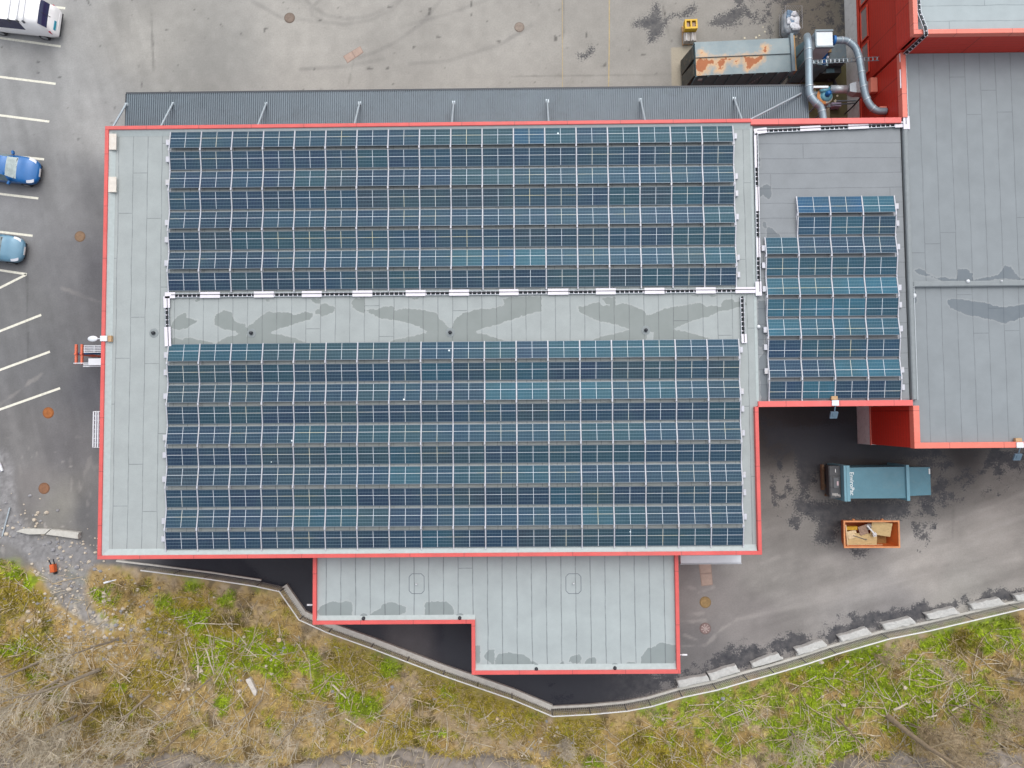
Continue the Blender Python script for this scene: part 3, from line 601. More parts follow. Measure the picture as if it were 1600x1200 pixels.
m = MB(); m.box(EX+.30, .6, BZ+.131, EX+.325, ym, BZ+.14); m.box(EX+.30, ym+.3, BZ+.005, EX+.33, Y1-.3, BZ+.02); m.build('edge_flashing', mat('pale_flashing', C(206,214,220), .4, .3), east)
# windows in the west wall of the east building
for i, (va, vb) in enumerate(((-30, 6), (13, 62), (69, 117))):
    ya, yb = P(1350, va, 2.4)[1], P(1350, vb, 2.4)[1]
    f = MB(); z0, z1 = 2.0, 2.85
    f.box(EX-.04, yb, z0, EX+.02, yb+.07, z1); f.box(EX-.04, ya-.07, z0, EX+.02, ya, z1); f.box(EX-.04, yb+.07, z1-.07, EX+.02, ya-.07, z1); f.box(EX-.06, yb+.07, z0, EX+.02, ya-.07, z0+.07)
    fo = f.build('window', frame_red, east)
    f = MB(); f.box(EX-.01, yb+.07, z0+.07, EX+.015, ya-.07, z1-.07); f.build('pane', glass_dark, fo)
m = MB(); m.box(EX-.06, Y1-.0, 1.62, EX+.02, 46, 1.78); m.build('base_flashing', mat('coral_flashing', C(232,84,64), .45), east)
HZ, HP = 8.0, 8.2
high = empty('tall_block', (30, 25, 0), 'taller red-clad north block with a pale grey roof and salmon capping', 'building')
HX, HY = 21.68, 20.4
m = MB(); m.mi = 0; m.box(HX+.2, HY+.03, BZ+.005, EXE, HY+.23, HZ-.1); m.mi = 1; m.box(HX+.43, HY+.23, 1.65, HX+.6, 46, HZ-.1); m.mi = 0; m.build('wall', [redx, redy], high)
m = MB(); m.box(HX+.02, HY+.03, BP+.2, HX+.36, 46, HZ-.1); m.build('fascia', redy, high)
roof_grid('roof', HX+.2, HY+.2, EXE, 46, HZ, roof_material('pale_north_felt', C(180,191,194), 'EW', .86, 15, C(150,160,160), .6, .3), high, [], .5)
m = MB(); cap(m, HX, HY, EXE, HY+.25, HZ-.15, HP); cap(m, HX, HY+.25, HX+.25, 46, HZ-.15, HP); m.build('parapet', CAP2, high)

# ------------------------------------------------------------------ corrugated canopy along the north wall
cz = 4.4; steel = mat('corrugated_steel', C(116,130,140), .5, .1, var=.1, scale=.5, dirt=C(84,92,100), dirt_amt=.35)
cnp = empty('canopy', (-3, 18, 0), 'long dark grey corrugated canopy along the north wall hung on pale struts', 'canopy')
xa, xb, ya, yb = -23.32, 17.58, Y1+.01, 19.42
vs = []; fs = []; pit = .128; n = int((xb-xa)/pit)
prof = [(0, 0), (.05, 0), (.062, .055), (.112, .055)]
for i in range(n):
    for dx, dz in prof:
        x = xa+i*pit+dx; vs += [(x, ya, cz+dz+.10), (x, yb, cz+dz)]
for i in range(len(vs)//2-1): fs.append((2*i, 2*i+2, 2*i+3, 2*i+1))
m = MB(); m.add(vs, fs); m.build('sheet', steel, cnp)
m = MB(); m.box(xa-.02, yb, cz-.12, xb, yb+.1, cz+.05); m.box(xa-.05, ya, cz-.1, xa-.005, yb, cz+.05); m.build('gutter', mat('dark_gutter', C(58,64,72), .5), cnp)
m = MB()
for k in range(9):
    x = xa+.3+k*5; m.box(x-.05, ya, cz-.22, x+.05, yb-.05, cz-.05)
m.build('bracket', mat('canopy_steel', C(110,118,126), .5, .5), cnp)
galv = mat('galvanised_steel', C(196,208,216), .4, .45, var=.12, scale=6)
for u, v in ((196,163),(270,162),(416,162),(562,161),(709,160),(855,157.5),(1001,156),(1147,154)):
    x, y = P(u, v, cz+.08); x = max(x, xa+.04)
    m = MB(); m.tube([(x, y, cz+.1), (x, Y1-.05, 5.95)], .06, 8); m.box(x-.1, y-.1, cz+.03, x+.1, y+.1, cz+.075); m.build('strut', galv, cnp)
a = P(1252, 146, cz+.1); b = P(1163, 184.5, 5.9)
m = MB(); m.tube([(a[0], a[1], cz+.1), (b[0], Y1-.02, 5.95)], .055, 8); m.build('strut', galv, cnp)

# white awning under the south edge of the hall
aw = empty('awning', (11, -8.2, 0), 'white flat awning under the hall roof edge above the paved strip', 'awning')
x, y = P(1063, 880, 3.2); x2, _ = P(1158, 880, 3.2)
m = MB(); m.bbox(x, y, 3.1, x2, Y0+.02, 3.25); m.build('sheet', mat('white_sheet', C(236,242,248), .4, var=.05), aw)
m = MB(); m.box(x-.02, y-.06, 3.05, x2+.02, y-.003, 3.27); m.box(x, y+.45, 3.252, x2, y+.48, 3.27); m.build('trim', mat('grey_trim', C(200,206,212), .4), aw)

# ------------------------------------------------------------------ solar arrays
def cell_mat(name, col, vlines):
    m, nt, b = nodes_of(name)
    uv = N(nt, 'ShaderNodeUVMap', uv_map='UVMap'); sp = N(nt, 'ShaderNodeSeparateXYZ'); L(nt, uv.outputs[0], sp.inputs[0])
    u, v = sp.outputs[0], sp.outputs[1]         # 0..1 along, 0..1 from the north edge
    fine = math_n(nt, 'LESS_THAN', math_n(nt, 'PINGPONG', u, .025), .0026)
    rows = math_n(nt, 'LESS_THAN', math_n(nt, 'PINGPONG', v, .1), .0085)
    mid = math_n(nt, 'COMPARE', u, .5, .0078); key = math_n(nt, 'COMPARE', v, vlines, .0125)
    oi = N(nt, 'ShaderNodeObjectInfo'); p = pos(nt); n = noise(nt, p, 2.2, 4, .6); n2 = noise(nt, p, 60, 2, .5); n3 = noise(nt, p, .35, 3, .6)
    c = mix(nt, mrange(nt, n, .35, .65, 0, .5), col, tuple(q*1.35 for q in col))
    c = mix(nt, mrange(nt, n3, .38, .62, 0, .55), c, (.02, .047, .058))
    c = mix(nt, mrange(nt, n2, .35, .7, 0, .12), c, (.2, .24, .28))
    c = mix(nt, math_n(nt, 'MULTIPLY', fine, .6), c, (.12, .18, .23))
    c = mix(nt, math_n(nt, 'MULTIPLY', rows, .5), c, (.24, .32, .38))
    c = mix(nt, math_n(nt, 'MAXIMUM', mid, key), c, mix(nt, mrange(nt, n3, .5, .7), (.5, .53, .58), (.5, .46, .33)))
    vo = N(nt, 'ShaderNodeTexVoronoi'); vo.inputs['Scale'].default_value = .8; L(nt, p, vo.inputs['Vector']); vs_ = N(nt, 'ShaderNodeSeparateXYZ'); L(nt, vo.outputs['Color'], vs_.inputs[0])
    c = mix(nt, math_n(nt, 'MULTIPLY', math_n(nt, 'LESS_THAN', vo.outputs['Distance'], .042), math_n(nt, 'GREATER_THAN', vs_.outputs[0], .86)), c, (.62, .68, .7))
    L(nt, c, b.inputs['Base Color']); b.inputs['Roughness'].default_value = .22; b.inputs['Specular IOR Level'].default_value = .2
    k = max(col); b.inputs['Specular Tint'].default_value = (.42+.2*col[0]/k, .62+.35*col[1]/k, 1, 1)
    return m
TINTS = [('navy', (28,46,70)), ('dark blue', (30,54,78)), ('blue-green', (30,60,76)), ('teal', (34,70,88)), ('indigo', (32,46,72)), ('deep navy', (26,42,64)), ('slate', (42,60,72)), ('grey-violet', (42,50,64)), ('bright blue', (26,70,106)), ('pale teal', (46,86,104))]
TINTS = [(t, (int(c[0]*.84), int(c[1]*.95), int(c[2]*.96))) for t, c in TINTS]
CM = [[cell_mat('cells_'+t.replace(' ', '_').replace('-', '_'), C(*c), .4) for t, c in TINTS], [cell_mat('annex_cells_'+t.replace(' ', '_').replace('-', '_'), C(int(c[0]*1.1), int(c[1]*1.14), int(c[2]*1.16)), .6) for t, c in TINTS]]  # annex tints brightened to paint in the sky's reflection
alu = mat('aluminium_frame', C(118,128,140), .35, .4, var=.05)
rail_m = mat('white_rail', C(206,208,218), .4, .1, var=.1, scale=2, dirt=C(206,190,140), dirt_amt=.35)
PW = 1.0; T = R(9.0)
def frame_vf(Lg):
    h = .018; t = .022; m = MB(); a, b = Lg/2, PW/2
    m.box(-a, -b, -h, a, -b+t, h); m.box(-a, b-t, -h, a, b, h); m.box(-a, -b+t, -h, -a+t*.5, b-t, h); m.box(a-t*.5, -b+t, -h, a, b-t, h)
    return m
def cell_vf(Lg): a, b = Lg/2-.011, PW/2-.022; return [(-a, -b, .012), (a, -b, .012), (a, b, .012), (-a, b, .012), (-a, -b, -.012), (a, -b, -.012), (a, b, -.012), (-a, b, -.012)]
CELL_F = [(0, 1, 2, 3), (7, 6, 5, 4)]
def mesh_cells(Lg, mm):
    me = bpy.data.meshes.new('cells'); me.from_pydata(cell_vf(Lg), [], CELL_F); uvl = me.uv_layers.new(name='UVMap')
    for li, c in enumerate([(0, 1), (1, 1), (1, 0), (0, 0), (0, 0), (1, 0), (1, 1), (0, 1)]): uvl.data[li].uv = c
    me.materials.append(mm); return me
LG = {0: 1.712, 1: 1.772}; PITCH = {0: 1.7825, 1: 1.84}
frame_me = {}
for k in (0, 1):
    o = frame_vf(LG[k]).build('frame', alu); frame_me[k] = o.data; bpy.data.objects.remove(o)
cell_me = {(k, t): mesh_cells(LG[k], CM[k][t]) for k in (0, 1) for t in range(10)}
def row_layout(ytop, nrow):
    """centre y and tilt of each row; rows pair up into low ridges"""
    out = []; y = ytop
    for r in range(nrow):
        proj = PW*math.cos(T); out.append((y-proj/2, -T if r % 2 == 0 else T)); y -= proj+(.21 if r % 2 == 0 else .133)
    return out
ARR = [dict(k=0, name='northern', x0=-19.68, n=18, rows=row_layout(16.28, 8), z=MZ), dict(k=0, name='southern', x0=-19.63, n=18, rows=row_layout(4.10, 10), z=MZ), dict(k=1, name='annex', x0=14.11, n=4, rows=row_layout(12.18, 10), z=AZ)]
PZ = .17
stuff = []
for A in ARR:
    for r, (yc, tl) in enumerate(A['rows']):
        last = None
        for c in range(A['n']):
            if A['k'] == 1 and r < 2 and c == 0: continue
            wts = [3, 4, 4, 3, 3, 2, 3, 2, 1, 1.2] if A['k'] == 0 else [1, 2, 2, 4, 1, 1, 1, 0, 2, 7]
            if A['name'] == 'northern' and c < 6: wts = [6, 5, 2, 1, 4, 4, 1, 2, .3, 0]
            if r % 2 == 1: wts = [a*b for a, b in zip(wts, [1.4, 1.2, 1, .5, 1.4, 1.6, 1, 1.3, .25, .2])]  # south-tilted rows drawn darker: weaker sky reflection put into the tint
            t = random.choices(range(10), wts)[0] if (last is None or random.random() > .3) else last
            last = t
            x = A['x0']+(c+.5)*PITCH[A['k']]; loc = (x, yc, A['z']+PZ)
            if A['name'] == 'northern' and (r < 3 or (r == 3 and (c < 4 or c > 13))): stuff.append((loc, tl, t)); continue
            cc = c+1 if not (A['k'] == 1 and r < 2) else c
            lab = f"{TINTS[t][0]} solar panel, {ORD[cc]} from the west in the {ORD[r+1]} row of the {A['name']} array"
            o = bpy.data.objects.new('solar_panel', None); COL.objects.link(o); o.location = loc; o.rotation_euler = (tl, 0, 0); o.empty_display_size = .2
            tag(o, lab, 'solar panel', 'solar panels in rows on the flat roofs')
            f = bpy.data.objects.new('frame', frame_me[A['k']]); COL.objects.link(f); f.parent = o
            q = bpy.data.objects.new('cells', cell_me[(A['k'], t)]); COL.objects.link(q); q.parent = o
# the panels past the three hundred that show largest: one object
m = MB(); fr = frame_vf(LG[0]); uvs = []
def place(v, loc, tl): c_, s_ = math.cos(tl), math.sin(tl); return (v[0]+loc[0], v[1]*c_-v[2]*s_+loc[1], v[1]*s_+v[2]*c_+loc[2])
for loc, tl, t in stuff:
    m.mi = 0; m.add([place(v, loc, tl) for v in fr.v], fr.f); uvs += [(0, 0)]*(4*len(fr.f))
    m.mi = 1+t; m.add([place(v, loc, tl) for v in cell_vf(LG[0])], CELL_F); uvs += [(0, 1), (1, 1), (1, 0), (0, 0), (0, 0), (1, 0), (1, 1), (0, 1)]
me = bpy.data.meshes.new('solar_panels'); me.from_pydata(m.v, [], m.f)
for q in [alu]+CM[0]: me.materials.append(q)
me.polygons.foreach_set('material_index', m.m); uvl = me.uv_layers.new(name='UVMap'); uvl.data.foreach_set('uv', [c for p in uvs for c in p])
o = bpy.data.objects.new('solar_panels', me); COL.objects.link(o); tag(o, 'remaining rows of blue solar panels nearest the north edge of the hall roof', 'solar panels', 'solar panels in rows on the flat roofs', 'stuff')
# zig-zag mounting rails between the panel columns
for A in ARR:
    k = A['k']; hw = .027; nn = A['n']+1
    for c in range(nn):
        rows = A['rows'] if not (k == 1 and c == 0) else A['rows'][2:]
        x = A['x0']+c*PITCH[k]; m = MB(); zb = A['z']; cy, sy = math.cos(T), math.sin(T)
        for r, (yc, tl) in enumerate(rows):
            d = (0, math.cos(tl), math.sin(tl)); nrm = (0, -math.sin(tl), math.cos(tl))
            m.obox((x, yc-nrm[1]*0, zb+PZ+.012), ((1, 0, 0), d, nrm), (hw-.002, PW/2+.02, .012))
            if r % 2 == 0: m.bbox(x-.055, yc-PW/2*cy-.16, zb+PZ+PW/2*sy-.02, x+.03, yc-PW/2*cy-.01, zb+PZ+PW/2*sy+.035, .008)
            else: m.box(x-.03, yc-PW/2*cy-.12, zb+.02, x+.03, yc-PW/2*cy-.01, zb+.13)
        m.box(x-.02, rows[-1][0]-PW/2, zb+.004, x+.02, rows[0][0]+PW/2, zb+.03)
        o = m.build('mounting_rail', rail_m); tag(o, f"white zig-zag mounting rail, {ORD[c+1]} from the west in the {A['name']} solar array", 'mounting rail', 'mounting rails between the solar panels')
        if c in (0, nn-1):
            sgn = -1 if c == 0 else 1
            for r, (yc, tl) in enumerate(rows):
                if (r+c) % 4 == 3: continue
                q = MB(); yy = yc+(.1 if r % 2 else -.12); q.bbox(x+sgn*.05, yy-.16, zb+.02, x+sgn*.21, yy+.16, zb+.17, .01); q.build('end_plate', rail_m, o)

# ------------------------------------------------------------------ cable trays
wplate = mat('white_tray_plate', C(240,236,246), .45, var=.06); black = mat('black_cable', C(40,42,50), .5)
tray_m = mat('tray_steel', C(196,204,212), .4, .5, var=.08); tdark = mat('dark_protective_mat', C(56,64,70), .9)
def tray(label, pts, plates, z, wd=.2, off=0):
    """ladder tray along pts (world x, y, z) with pale plates laid under it"""
    root = empty('cable_tray', (pts[0][0], pts[0][1], z), label, 'cable tray', 'cable trays across the roofs')
    s = MB(); rg = MB(); cb = MB(); mt = MB()
    for (x0, y0, z0), (x1, y1, z1) in zip(pts, pts[1:]):
        a = Vector((x0, y0, z0)); b = Vector((x1, y1, z1)); d = (b-a); l = d.length; d.normalize(); sd = Vector((-d.y, d.x, 0)); sd.normalize(); up_ = d.cross(sd)*-1
        up_ = sd.cross(d)*-1 if up_.z < 0 else up_
        for e in (-1, 1): s.obox((a+b)/2+sd*e*wd/2, (d, sd, up_), (l/2, .013, .03))
        k = int(l/.26)
        for i in range(k): rg.obox(a+d*(i+.5)*l/k, (d, sd, up_), (.022, wd/2-.014, .012))
        cb.tube([a+sd*.04+up_*.03, (a+b)/2+sd*.03+up_*.03, b+sd*.05+up_*.03], .024, 6)
        mt.obox((a+b)/2-up_*.05, (d, sd, up_), (l/2-.002, wd/2-.014, .008))
    s.build('side_rail', tray_m, root); rg.build('rungs', wplate, root); cb.build('cable', black, root); mt.build('base_mat', tdark, root)
    for (a, b, wdt, sh) in plates:
        a = Vector(a); b = Vector(b); d = (b-a); l = d.length; d.normalize(); sd = Vector((-d.y, d.x, 0)); sd.normalize()
        q = MB(); q.obox((a+b)/2+sd*sh+Vector((0, 0, .024)), (d, sd, (0, 0, 1)), (l/2, wdt/2, .012)); q.build('support_plate', wplate, root)
    return root
tz = MZ+.1
def tp(u, v, z=tz): return P3(u, v, z)
yl = lambda u: 463.5-(u-262)*8.3/918
tray('long ladder cable tray with pale plates between the two big solar arrays', [tp(268, yl(268)-1.5), tp(1182, yl(1182)-1.5)],
     [(tp(a, yl(a)-2), tp(b, yl(b)-2), .34, 0) for a, b in ((258,274),(313,344),(397,428),(472,503),(551,582),(634,665),(702,733),(780,810),(856,888),(931,962),(1007,1038),(1087,1118),(1149,1186))], tz)
tray('short ladder cable tray at the west end of the felt strip', [tp(260.5, 466), tp(262.5, 541)], [(tp(260.7,463), tp(261,481), .36, 0), (tp(262,511), tp(262.8,541), .36, 0)], tz)
tray('short ladder cable tray at the east end of the felt strip', [tp(1159.5, 463), tp(1161.5, 535)], [(tp(1162,522), tp(1163,536), .3, 0)], tz)
az = AZ+.22
tray('ladder cable tray along the seam between the hall roof and the annex roof', [tp(1181, 208, az), tp(1183.5, 330, az), tp(1185.5, 456, az)], [(tp(1180,212,az), tp(1181.5,262,az), .16, 0), (tp(1182,292,az), tp(1182.6,330,az), .2, .05), (tp(1183,372,az), tp(1184,402,az), .2, .05), (tp(1184.5,440,az), tp(1185.5,462,az), .34, 0)], az)
az2 = AZ+.12
tray('ladder cable tray along the north edge of the annex roof', [tp(1183, 205, az2), tp(1300, 200, az2), tp(1416, 194.5, az2)], [(tp(1178,206,az2), tp(1198,203.5,az2), .32, 0), (tp(1250,201.5,az2), tp(1282,200,az2), .28, 0), (tp(1325,198.5,az2), tp(1357,197,az2), .28, 0), (tp(1398,195,az2), tp(1420,194,az2), .34, 0)], az2)
bz = BZ+.12
e1 = tp(1412.5, 86, bz); e2 = P3(1447, 52, HP+.06); e2b = P3(1445.5, 49, HP+.08); e3 = P3(1436, 19, HZ+.14); e4 = P3(1434, -20, HZ+.14)
tray('ladder cable tray climbing from the east roof over the salmon parapet of the tall block', [tp(1416.5, 194, bz), e1, (e2[0], HY-.06, HP+.05), (e2b[0], HY+.27, HP+.1), e3, e4],
     [(tp(1416.5,202,bz), tp(1415.5,182,bz), .36, 0), (tp(1411,138,bz), tp(1410,109,bz), .18, .08), (tp(1410,97,bz), tp(1409,84,bz), .2, .06), (P3(1434.5,25,HZ+.1), P3(1432,-20,HZ+.1), .22, .1)], bz)

# ------------------------------------------------------------------ roof fittings
drain_m = mat('black_drain', C(42,46,54), .6); collar = mat('drain_collar', C(150,158,160), .9)
for (u, v, z, wh) in ((240.5,520.5,MZ,'on the bare west strip of the hall roof'), (393,520.5,MZ,'westmost of three in the puddled strip between the arrays'), (703.5,519.5,MZ,'in the middle of the puddled strip between the arrays'), (1009,516,MZ,'eastmost of three in the puddled strip between the arrays'),
                  (568.5,965.5,EZ,'beside the west puddle on the extension roof'), (718.5,965,EZ,'near the inner corner of the extension roof'), (838,1044.5,EZ,'on the southern edge of the extension beside a broad puddle'), (960.5,1043,EZ,'on the southern edge of the extension toward its east corner')):
    x, y, _ = P3(u, v, z); t = empty('roof_drain', (x, y, z), 'small black round roof drain '+wh, 'roof drain', 'black roof drains')
    m = MB(); m.lathe((x, y, z+.004), [(.26, 0), (.25, .012)], 20); m.build('flange', collar, t)
    m = MB(); m.lathe((x, y, z+.016), [(.10, 0), (.10, .10), (.085, .15), (.05, .18), (.015, .19)], 16); m.build('grate', drain_m, t, True)
vent_m = mat('white_vent', C(236,240,244), .4)
for (u, v, z, wh, r) in ((1184,511,AZ,'on the annex roof edge',.1), (1426,462.5,BZ-.1,'in a damp patch of the east roof',.13), (1510,440,BZ,'in a rusty stain of the east roof',.1), (1562,440,BZ,'by the east roof step',.05), (651,912,EZ,'in the west octagonal felt patch of the extension',.045), (896,911,EZ,'in the east octagonal felt patch of the extension',.045)):
    x, y, _ = P3(u, v, z); t = empty('roof_vent', (x, y, z), 'small white round roof vent '+wh, 'roof vent', 'white roof vents')
    m = MB(); m.lathe((x, y, z), [(r*.6, 0), (r*.6, .12)], 14); m.build('pipe', vent_m, t, True)
    m = MB(); m.lathe((x, y, z+.12), [(r, 0), (r*1.05, .03), (r*.7, .07), (r*.2, .09)], 16); m.build('cap', vent_m, t, True)
ply = mat('pale_plywood', C(234,228,218), .8, var=.1, scale=5, dirt=C(206,176,140), dirt_amt=.45)
for (u0, v0, u1, v1, wh) in ((168.5,211,183.5,236,'northern'), (167,278,183.5,302,'southern')):
    a = P(u0, v1, MZ); b = P(u1, v0, MZ); m = MB(); m.bbox(max(a[0], X0+ct+.01), a[1], MZ+.17, b[0]+.05, b[1], MZ+.20, .004); m.bbox(max(a[0], X0+ct+.01)+.02, a[1]+.03, MZ+.006, b[0]-.02, b[1]-.03, MZ+.17, .004)
    tag(m.build('timber_board', ply), f'pale square timber board on the west roof edge, {wh} one of the pair', 'board', 'pale boards on the roof edge')

# lamps clipped over parapets
lampw = mat('lamp_white', C(240,244,250), .35, var=.04); lampg = mat('lamp_grey_blue', C(104,128,146), .45); wood = mat('raw_wood', C(206,168,126), .8, var=.2, scale=8)
def floodlight(x, y, zt, d, label, head_dark=True):
    """d = outward direction along +-y or -x"""
    t = empty('floodlight', (x, y, zt), label, 'floodlight', 'floodlights over the parapets'); dx, dy = d; sx, sy = abs(dy), abs(dx)
    m = MB(); m.rbox(x-dx*.05, y-dy*.05, zt+.003, zt+.06, .38, .30, 0 if dy else 0); m.build('bracket', lampw, t)
    m = MB(); m.rbox(x-dx*.33, y-dy*.33, zt-.2, zt-.03, .34 if dy else .2, .34 if dx else .2, 0); m.build('ballast_block', wood, t)
    m = MB(); m.tube([(x+dx*.1, y+dy*.1, zt+.02), (x+dx*.42, y+dy*.42, zt-.1)], .035, 8); m.build('arm', lampg if head_dark else lampw, t)
    m = MB()
    if head_dark:
        m.obox((x+dx*.62, y+dy*.62, zt-.2), ((sx or 0, sy or 0, 0), (dx*.87, dy*.87, -.5), (dx*.5, dy*.5, .87)), (.2, .2, .05)); m.obox((x+dx*.62, y+dy*.6, zt-.14), ((sx, sy, 0), (dx*.87, dy*.87, -.5), (dx*.5, dy*.5, .87)), (.1, .1, .03))
        m.build('lamp_head', lampg, t)
    else:
        for k in range(8): pass
        m.lathe((0, 0, 0), [(.02, -.05), (.12, -.03), (.17, 0), (.15, .04), (.05, .06)], 20); m.v = [(x+dx*.62+(q[0])*1.75, y+dy*.62+q[1], zt-.05+q[2]) for q in m.v]; m.build('lamp_head', lampw, t, True)
x, y = P(1305, 637, AP); floodlight(x, .42, AP, (0, -1), 'grey floodlight on a white bracket over the red annex parapet')
x, y = P(1593, 694, BP); floodlight(x, EY0+.1, BP, (0, -1), 'grey floodlight on a white bracket on the east building parapet at the frame edge')
x, y = P(160, 529, MP); floodlight(X0+.12, y, MP, (-1, 0), 'white egg-shaped lamp on a bracket over the west parapet', False)
for u, v, z, d, wh in ((486,945,4.0,(-1,0),'on the west wall of the extension'), (1064,1023,4.0,(1,0),'on the east wall of the extension'), (149,906,4.6,(-1,-.25),'at the south-west corner of the hall')):
    x, y = P(u, v, z); x = ex0+.03 if u == 486 else (ex1-.03 if u == 1064 else X0+.03)
    t = empty('wall_lamp', (x, y, z), 'small white bar lamp sticking out '+wh, 'wall lamp', 'bar lamps on the walls')
    m = MB(); m.tube([(x, y, z), (x+d[0]*.62, y+d[1]*.62, z)], .03, 8); m.build('arm', lampw, t)
    m = MB(); m.tube([(x+d[0]*.4, y+d[1]*.4, z+.02), (x+d[0]*.7, y+d[1]*.7, z+.02)], .055, 8); m.build('lamp_head', lampw, t)

# ------------------------------------------------------------------ kerb wall and mesh fence along the bank
def ribbon(m, pts, w0, z0, z1):
    n = len(pts); Lp = []; Rp = []
    for i in range(n):
        a = Vector(pts[max(i-1, 0)][:2]); b = Vector(pts[min(i+1, n-1)][:2]); t = (b-a).normalized(); s = Vector((-t.y, t.x)); p = Vector(pts[i][:2])
        Lp.append(p+s*w0/2); Rp.append(p-s*w0/2)
    vs = [(*q, z) for z in (z0, z1) for q in Lp+Rp]
    fs = []
    for i in range(n-1):
        fs += [(2*n+i, 3*n+i, 3*n+i+1, 2*n+i+1), (i, 2*n+i, 2*n+i+1, i+1), (n+i+1, 3*n+i+1, 3*n+i, n+i)]
    fs += [(0, n, 3*n, 2*n), (n-1, 3*n-1, 4*n-1, 2*n-1)[::1]]
    m.add(vs, fs)
conc = mat('pale_concrete', C(212,210,202), .85, var=.12, scale=4, dirt=C(170,166,156), dirt_amt=.4, bmp=.2)
conc_b = mat('barrier_concrete', C(208,209,206), .85, var=.14, scale=5, dirt=C(160,158,154), dirt_amt=.45, bmp=.25)
ka = [KERB[i] for i in range(4, 11)]
m = MB(); ribbon(m, ka, .34, -.3, .22); tag(m.build('kerb_wall', conc), 'broad pale concrete kerb wall bending along the bank below the extension', 'kerb', 'concrete kerbs at the foot of the bank')
m = MB(); ribbon(m, KERB[10:], .15, -.3, .16); tag(m.build('kerb_wall', conc), 'narrow pale concrete kerb running behind the barrier blocks on the south-east yard', 'kerb', 'concrete kerbs at the foot of the bank')
m = MB(); ribbon(m, KERB[0:4], .10, -.3, .12); tag(m.build('kerb_wall', conc), 'thin pale kerb edging the dark asphalt by the south-west corner of the hall', 'kerb', 'concrete kerbs at the foot of the bank')
white_paint = mat('white_rail_paint', C(240,242,240), .5, var=.05)
galv_w = mat('fence_wire', C(196,194,186), .5, .3, var=.1); galv_p = mat('fence_post', C(112,112,112), .5, .4)
fn = empty('mesh_fence', (5, -16, 0), 'low grey mesh fence with a white top rail following the bent kerb', 'fence')
fl = KERB[1:-1]; FH = 1.15
m = MB(); m.tube([(p[0], p[1]-.12, FH) for p in fl], .042, 6); m.build('top_rail', white_paint, fn)
m = MB(); ps = []
for (x0, y0), (x1, y1) in zip(fl, fl[1:]):
    l = math.hypot(x1-x0, y1-y0); k = int(l/.12)
    for i in range(k):
        t = (i+.5)/k; x, y = x0+(x1-x0)*t, y0+(y1-y0)*t-.12
        m.add([(x-.016, y, .05), (x+.016, y, .05), (x+.016, y, FH-.04), (x-.016, y, FH-.04), (x-.016, y-.008, .05), (x+.016, y-.008, .05), (x+.016, y-.008, FH-.04), (x-.016, y-.008, FH-.04)], [(0, 1, 2, 3), (7, 6, 5, 4), (0, 3, 7, 4), (1, 5, 6, 2)])
    k = max(1, round(l/2.4))
    for i in range(k): t = i/k; ps.append((x0+(x1-x0)*t, y0+(y1-y0)*t-.12))
for h in (.12, .4, .66, .92): m.tube([(p[0], p[1]-.13, h) for p in fl], .008, 4)
m.build('mesh_panel', galv_w, fn)
for x, y in ps: q = MB(); q.box(x-.025, y-.04, -.3, x+.025, y+.0, FH-.05); q.build('post', galv_p, fn)
x, y = zip(P(221, 889, 0), P(400, 911, 0))

BAR = [[(1058,1064),(1104,1054.5),(1109,1064),(1061,1075)], [(1106,1052.5),(1150,1039),(1156,1050),(1111,1064)], [(1174,1036.5),(1216,1020.5),(1224,1030),(1178,1043)], [(1242,1014),(1285,1000.5),(1293,1010),(1248,1024)],
       [(1310,994.5),(1354.5,981),(1362.5,991),(1316,1003)], [(1378,975),(1422.5,964.5),(1432,974.5),(1384,985)], [(1446,959.5),(1491,949),(1501,959),(1452.5,968)], [(1515.5,944),(1561,934),(1572.5,944.5),(1521,953)], [(1585,930),(1632,921),(1642,931),(1590,939)]]
BL = ['westmost, touching the next by the extension corner', 'second from the west, end to end with its neighbour', 'third from the west along the kerb', 'fourth from the west along the kerb', 'fifth from the west, middle of the line', 'sixth from the west along the kerb', 'seventh from the west along the kerb', 'eighth from the west, last whole one', 'eastmost, cut off by the frame edge']
for q, lb in zip(BAR, BL):
    z = .36; c = [Vector(P(*p, z)) for p in q]
    top = []
    for a, b in zip(c, c[1:]+c[:1]):
        n = 7 if (b-a).length > 1 else 2
        s = Vector((-(b-a).y, (b-a).x)).normalized()
        for i in range(n): top.append(a+(b-a)*i/n+s*(0 if i == 0 else random.uniform(-.035, .035)))
    t = empty('barrier_block', (sum(p.x for p in c)/4, sum(p.y for p in c)/4, 0), 'white concrete barrier block, '+lb, 'barrier', 'concrete barrier blocks along the kerb')
    m = MB(); cen = sum(c, Vector((0, 0)))/4
    low = [cen+(p-cen)*1.0 for p in top]; n = len(top)
    zt = [z+random.uniform(-.02, .03) for _ in top]
    if sum(top[i].x*top[(i+1) % n].y-top[(i+1) % n].x*top[i].y for i in range(n)) < 0: top = top[::-1]; low = low[::-1]
    inn = [cen+(p-cen)*.93 for p in top]
    m.add([(*p, -.02) for p in low]+[(*p, a-.04) for p, a in zip(top, zt)]+[(*p, a) for p, a in zip(inn, zt)]+[(*cen, z+.01)],
          [(i, (i+1) % n, (i+1) % n+n, i+n) for i in range(n)]+[(i+n, (i+1) % n+n, (i+1) % n+2*n, i+2*n) for i in range(n)]+[(i+2*n, (i+1) % n+2*n, 3*n) for i in range(n)])
    m.build('block', conc_b, t)
    a, b = c[3], c[2]; d = (b-a).normalized(); s = Vector((d.y, -d.x)); mid = (a+b)/2+s*.02
    m = MB(); m.rbox(mid.x, mid.y, -.02, .14, (b-a).length+.14, .16, math.atan2(d.y, d.x)); m.build('base', conc_b, t)

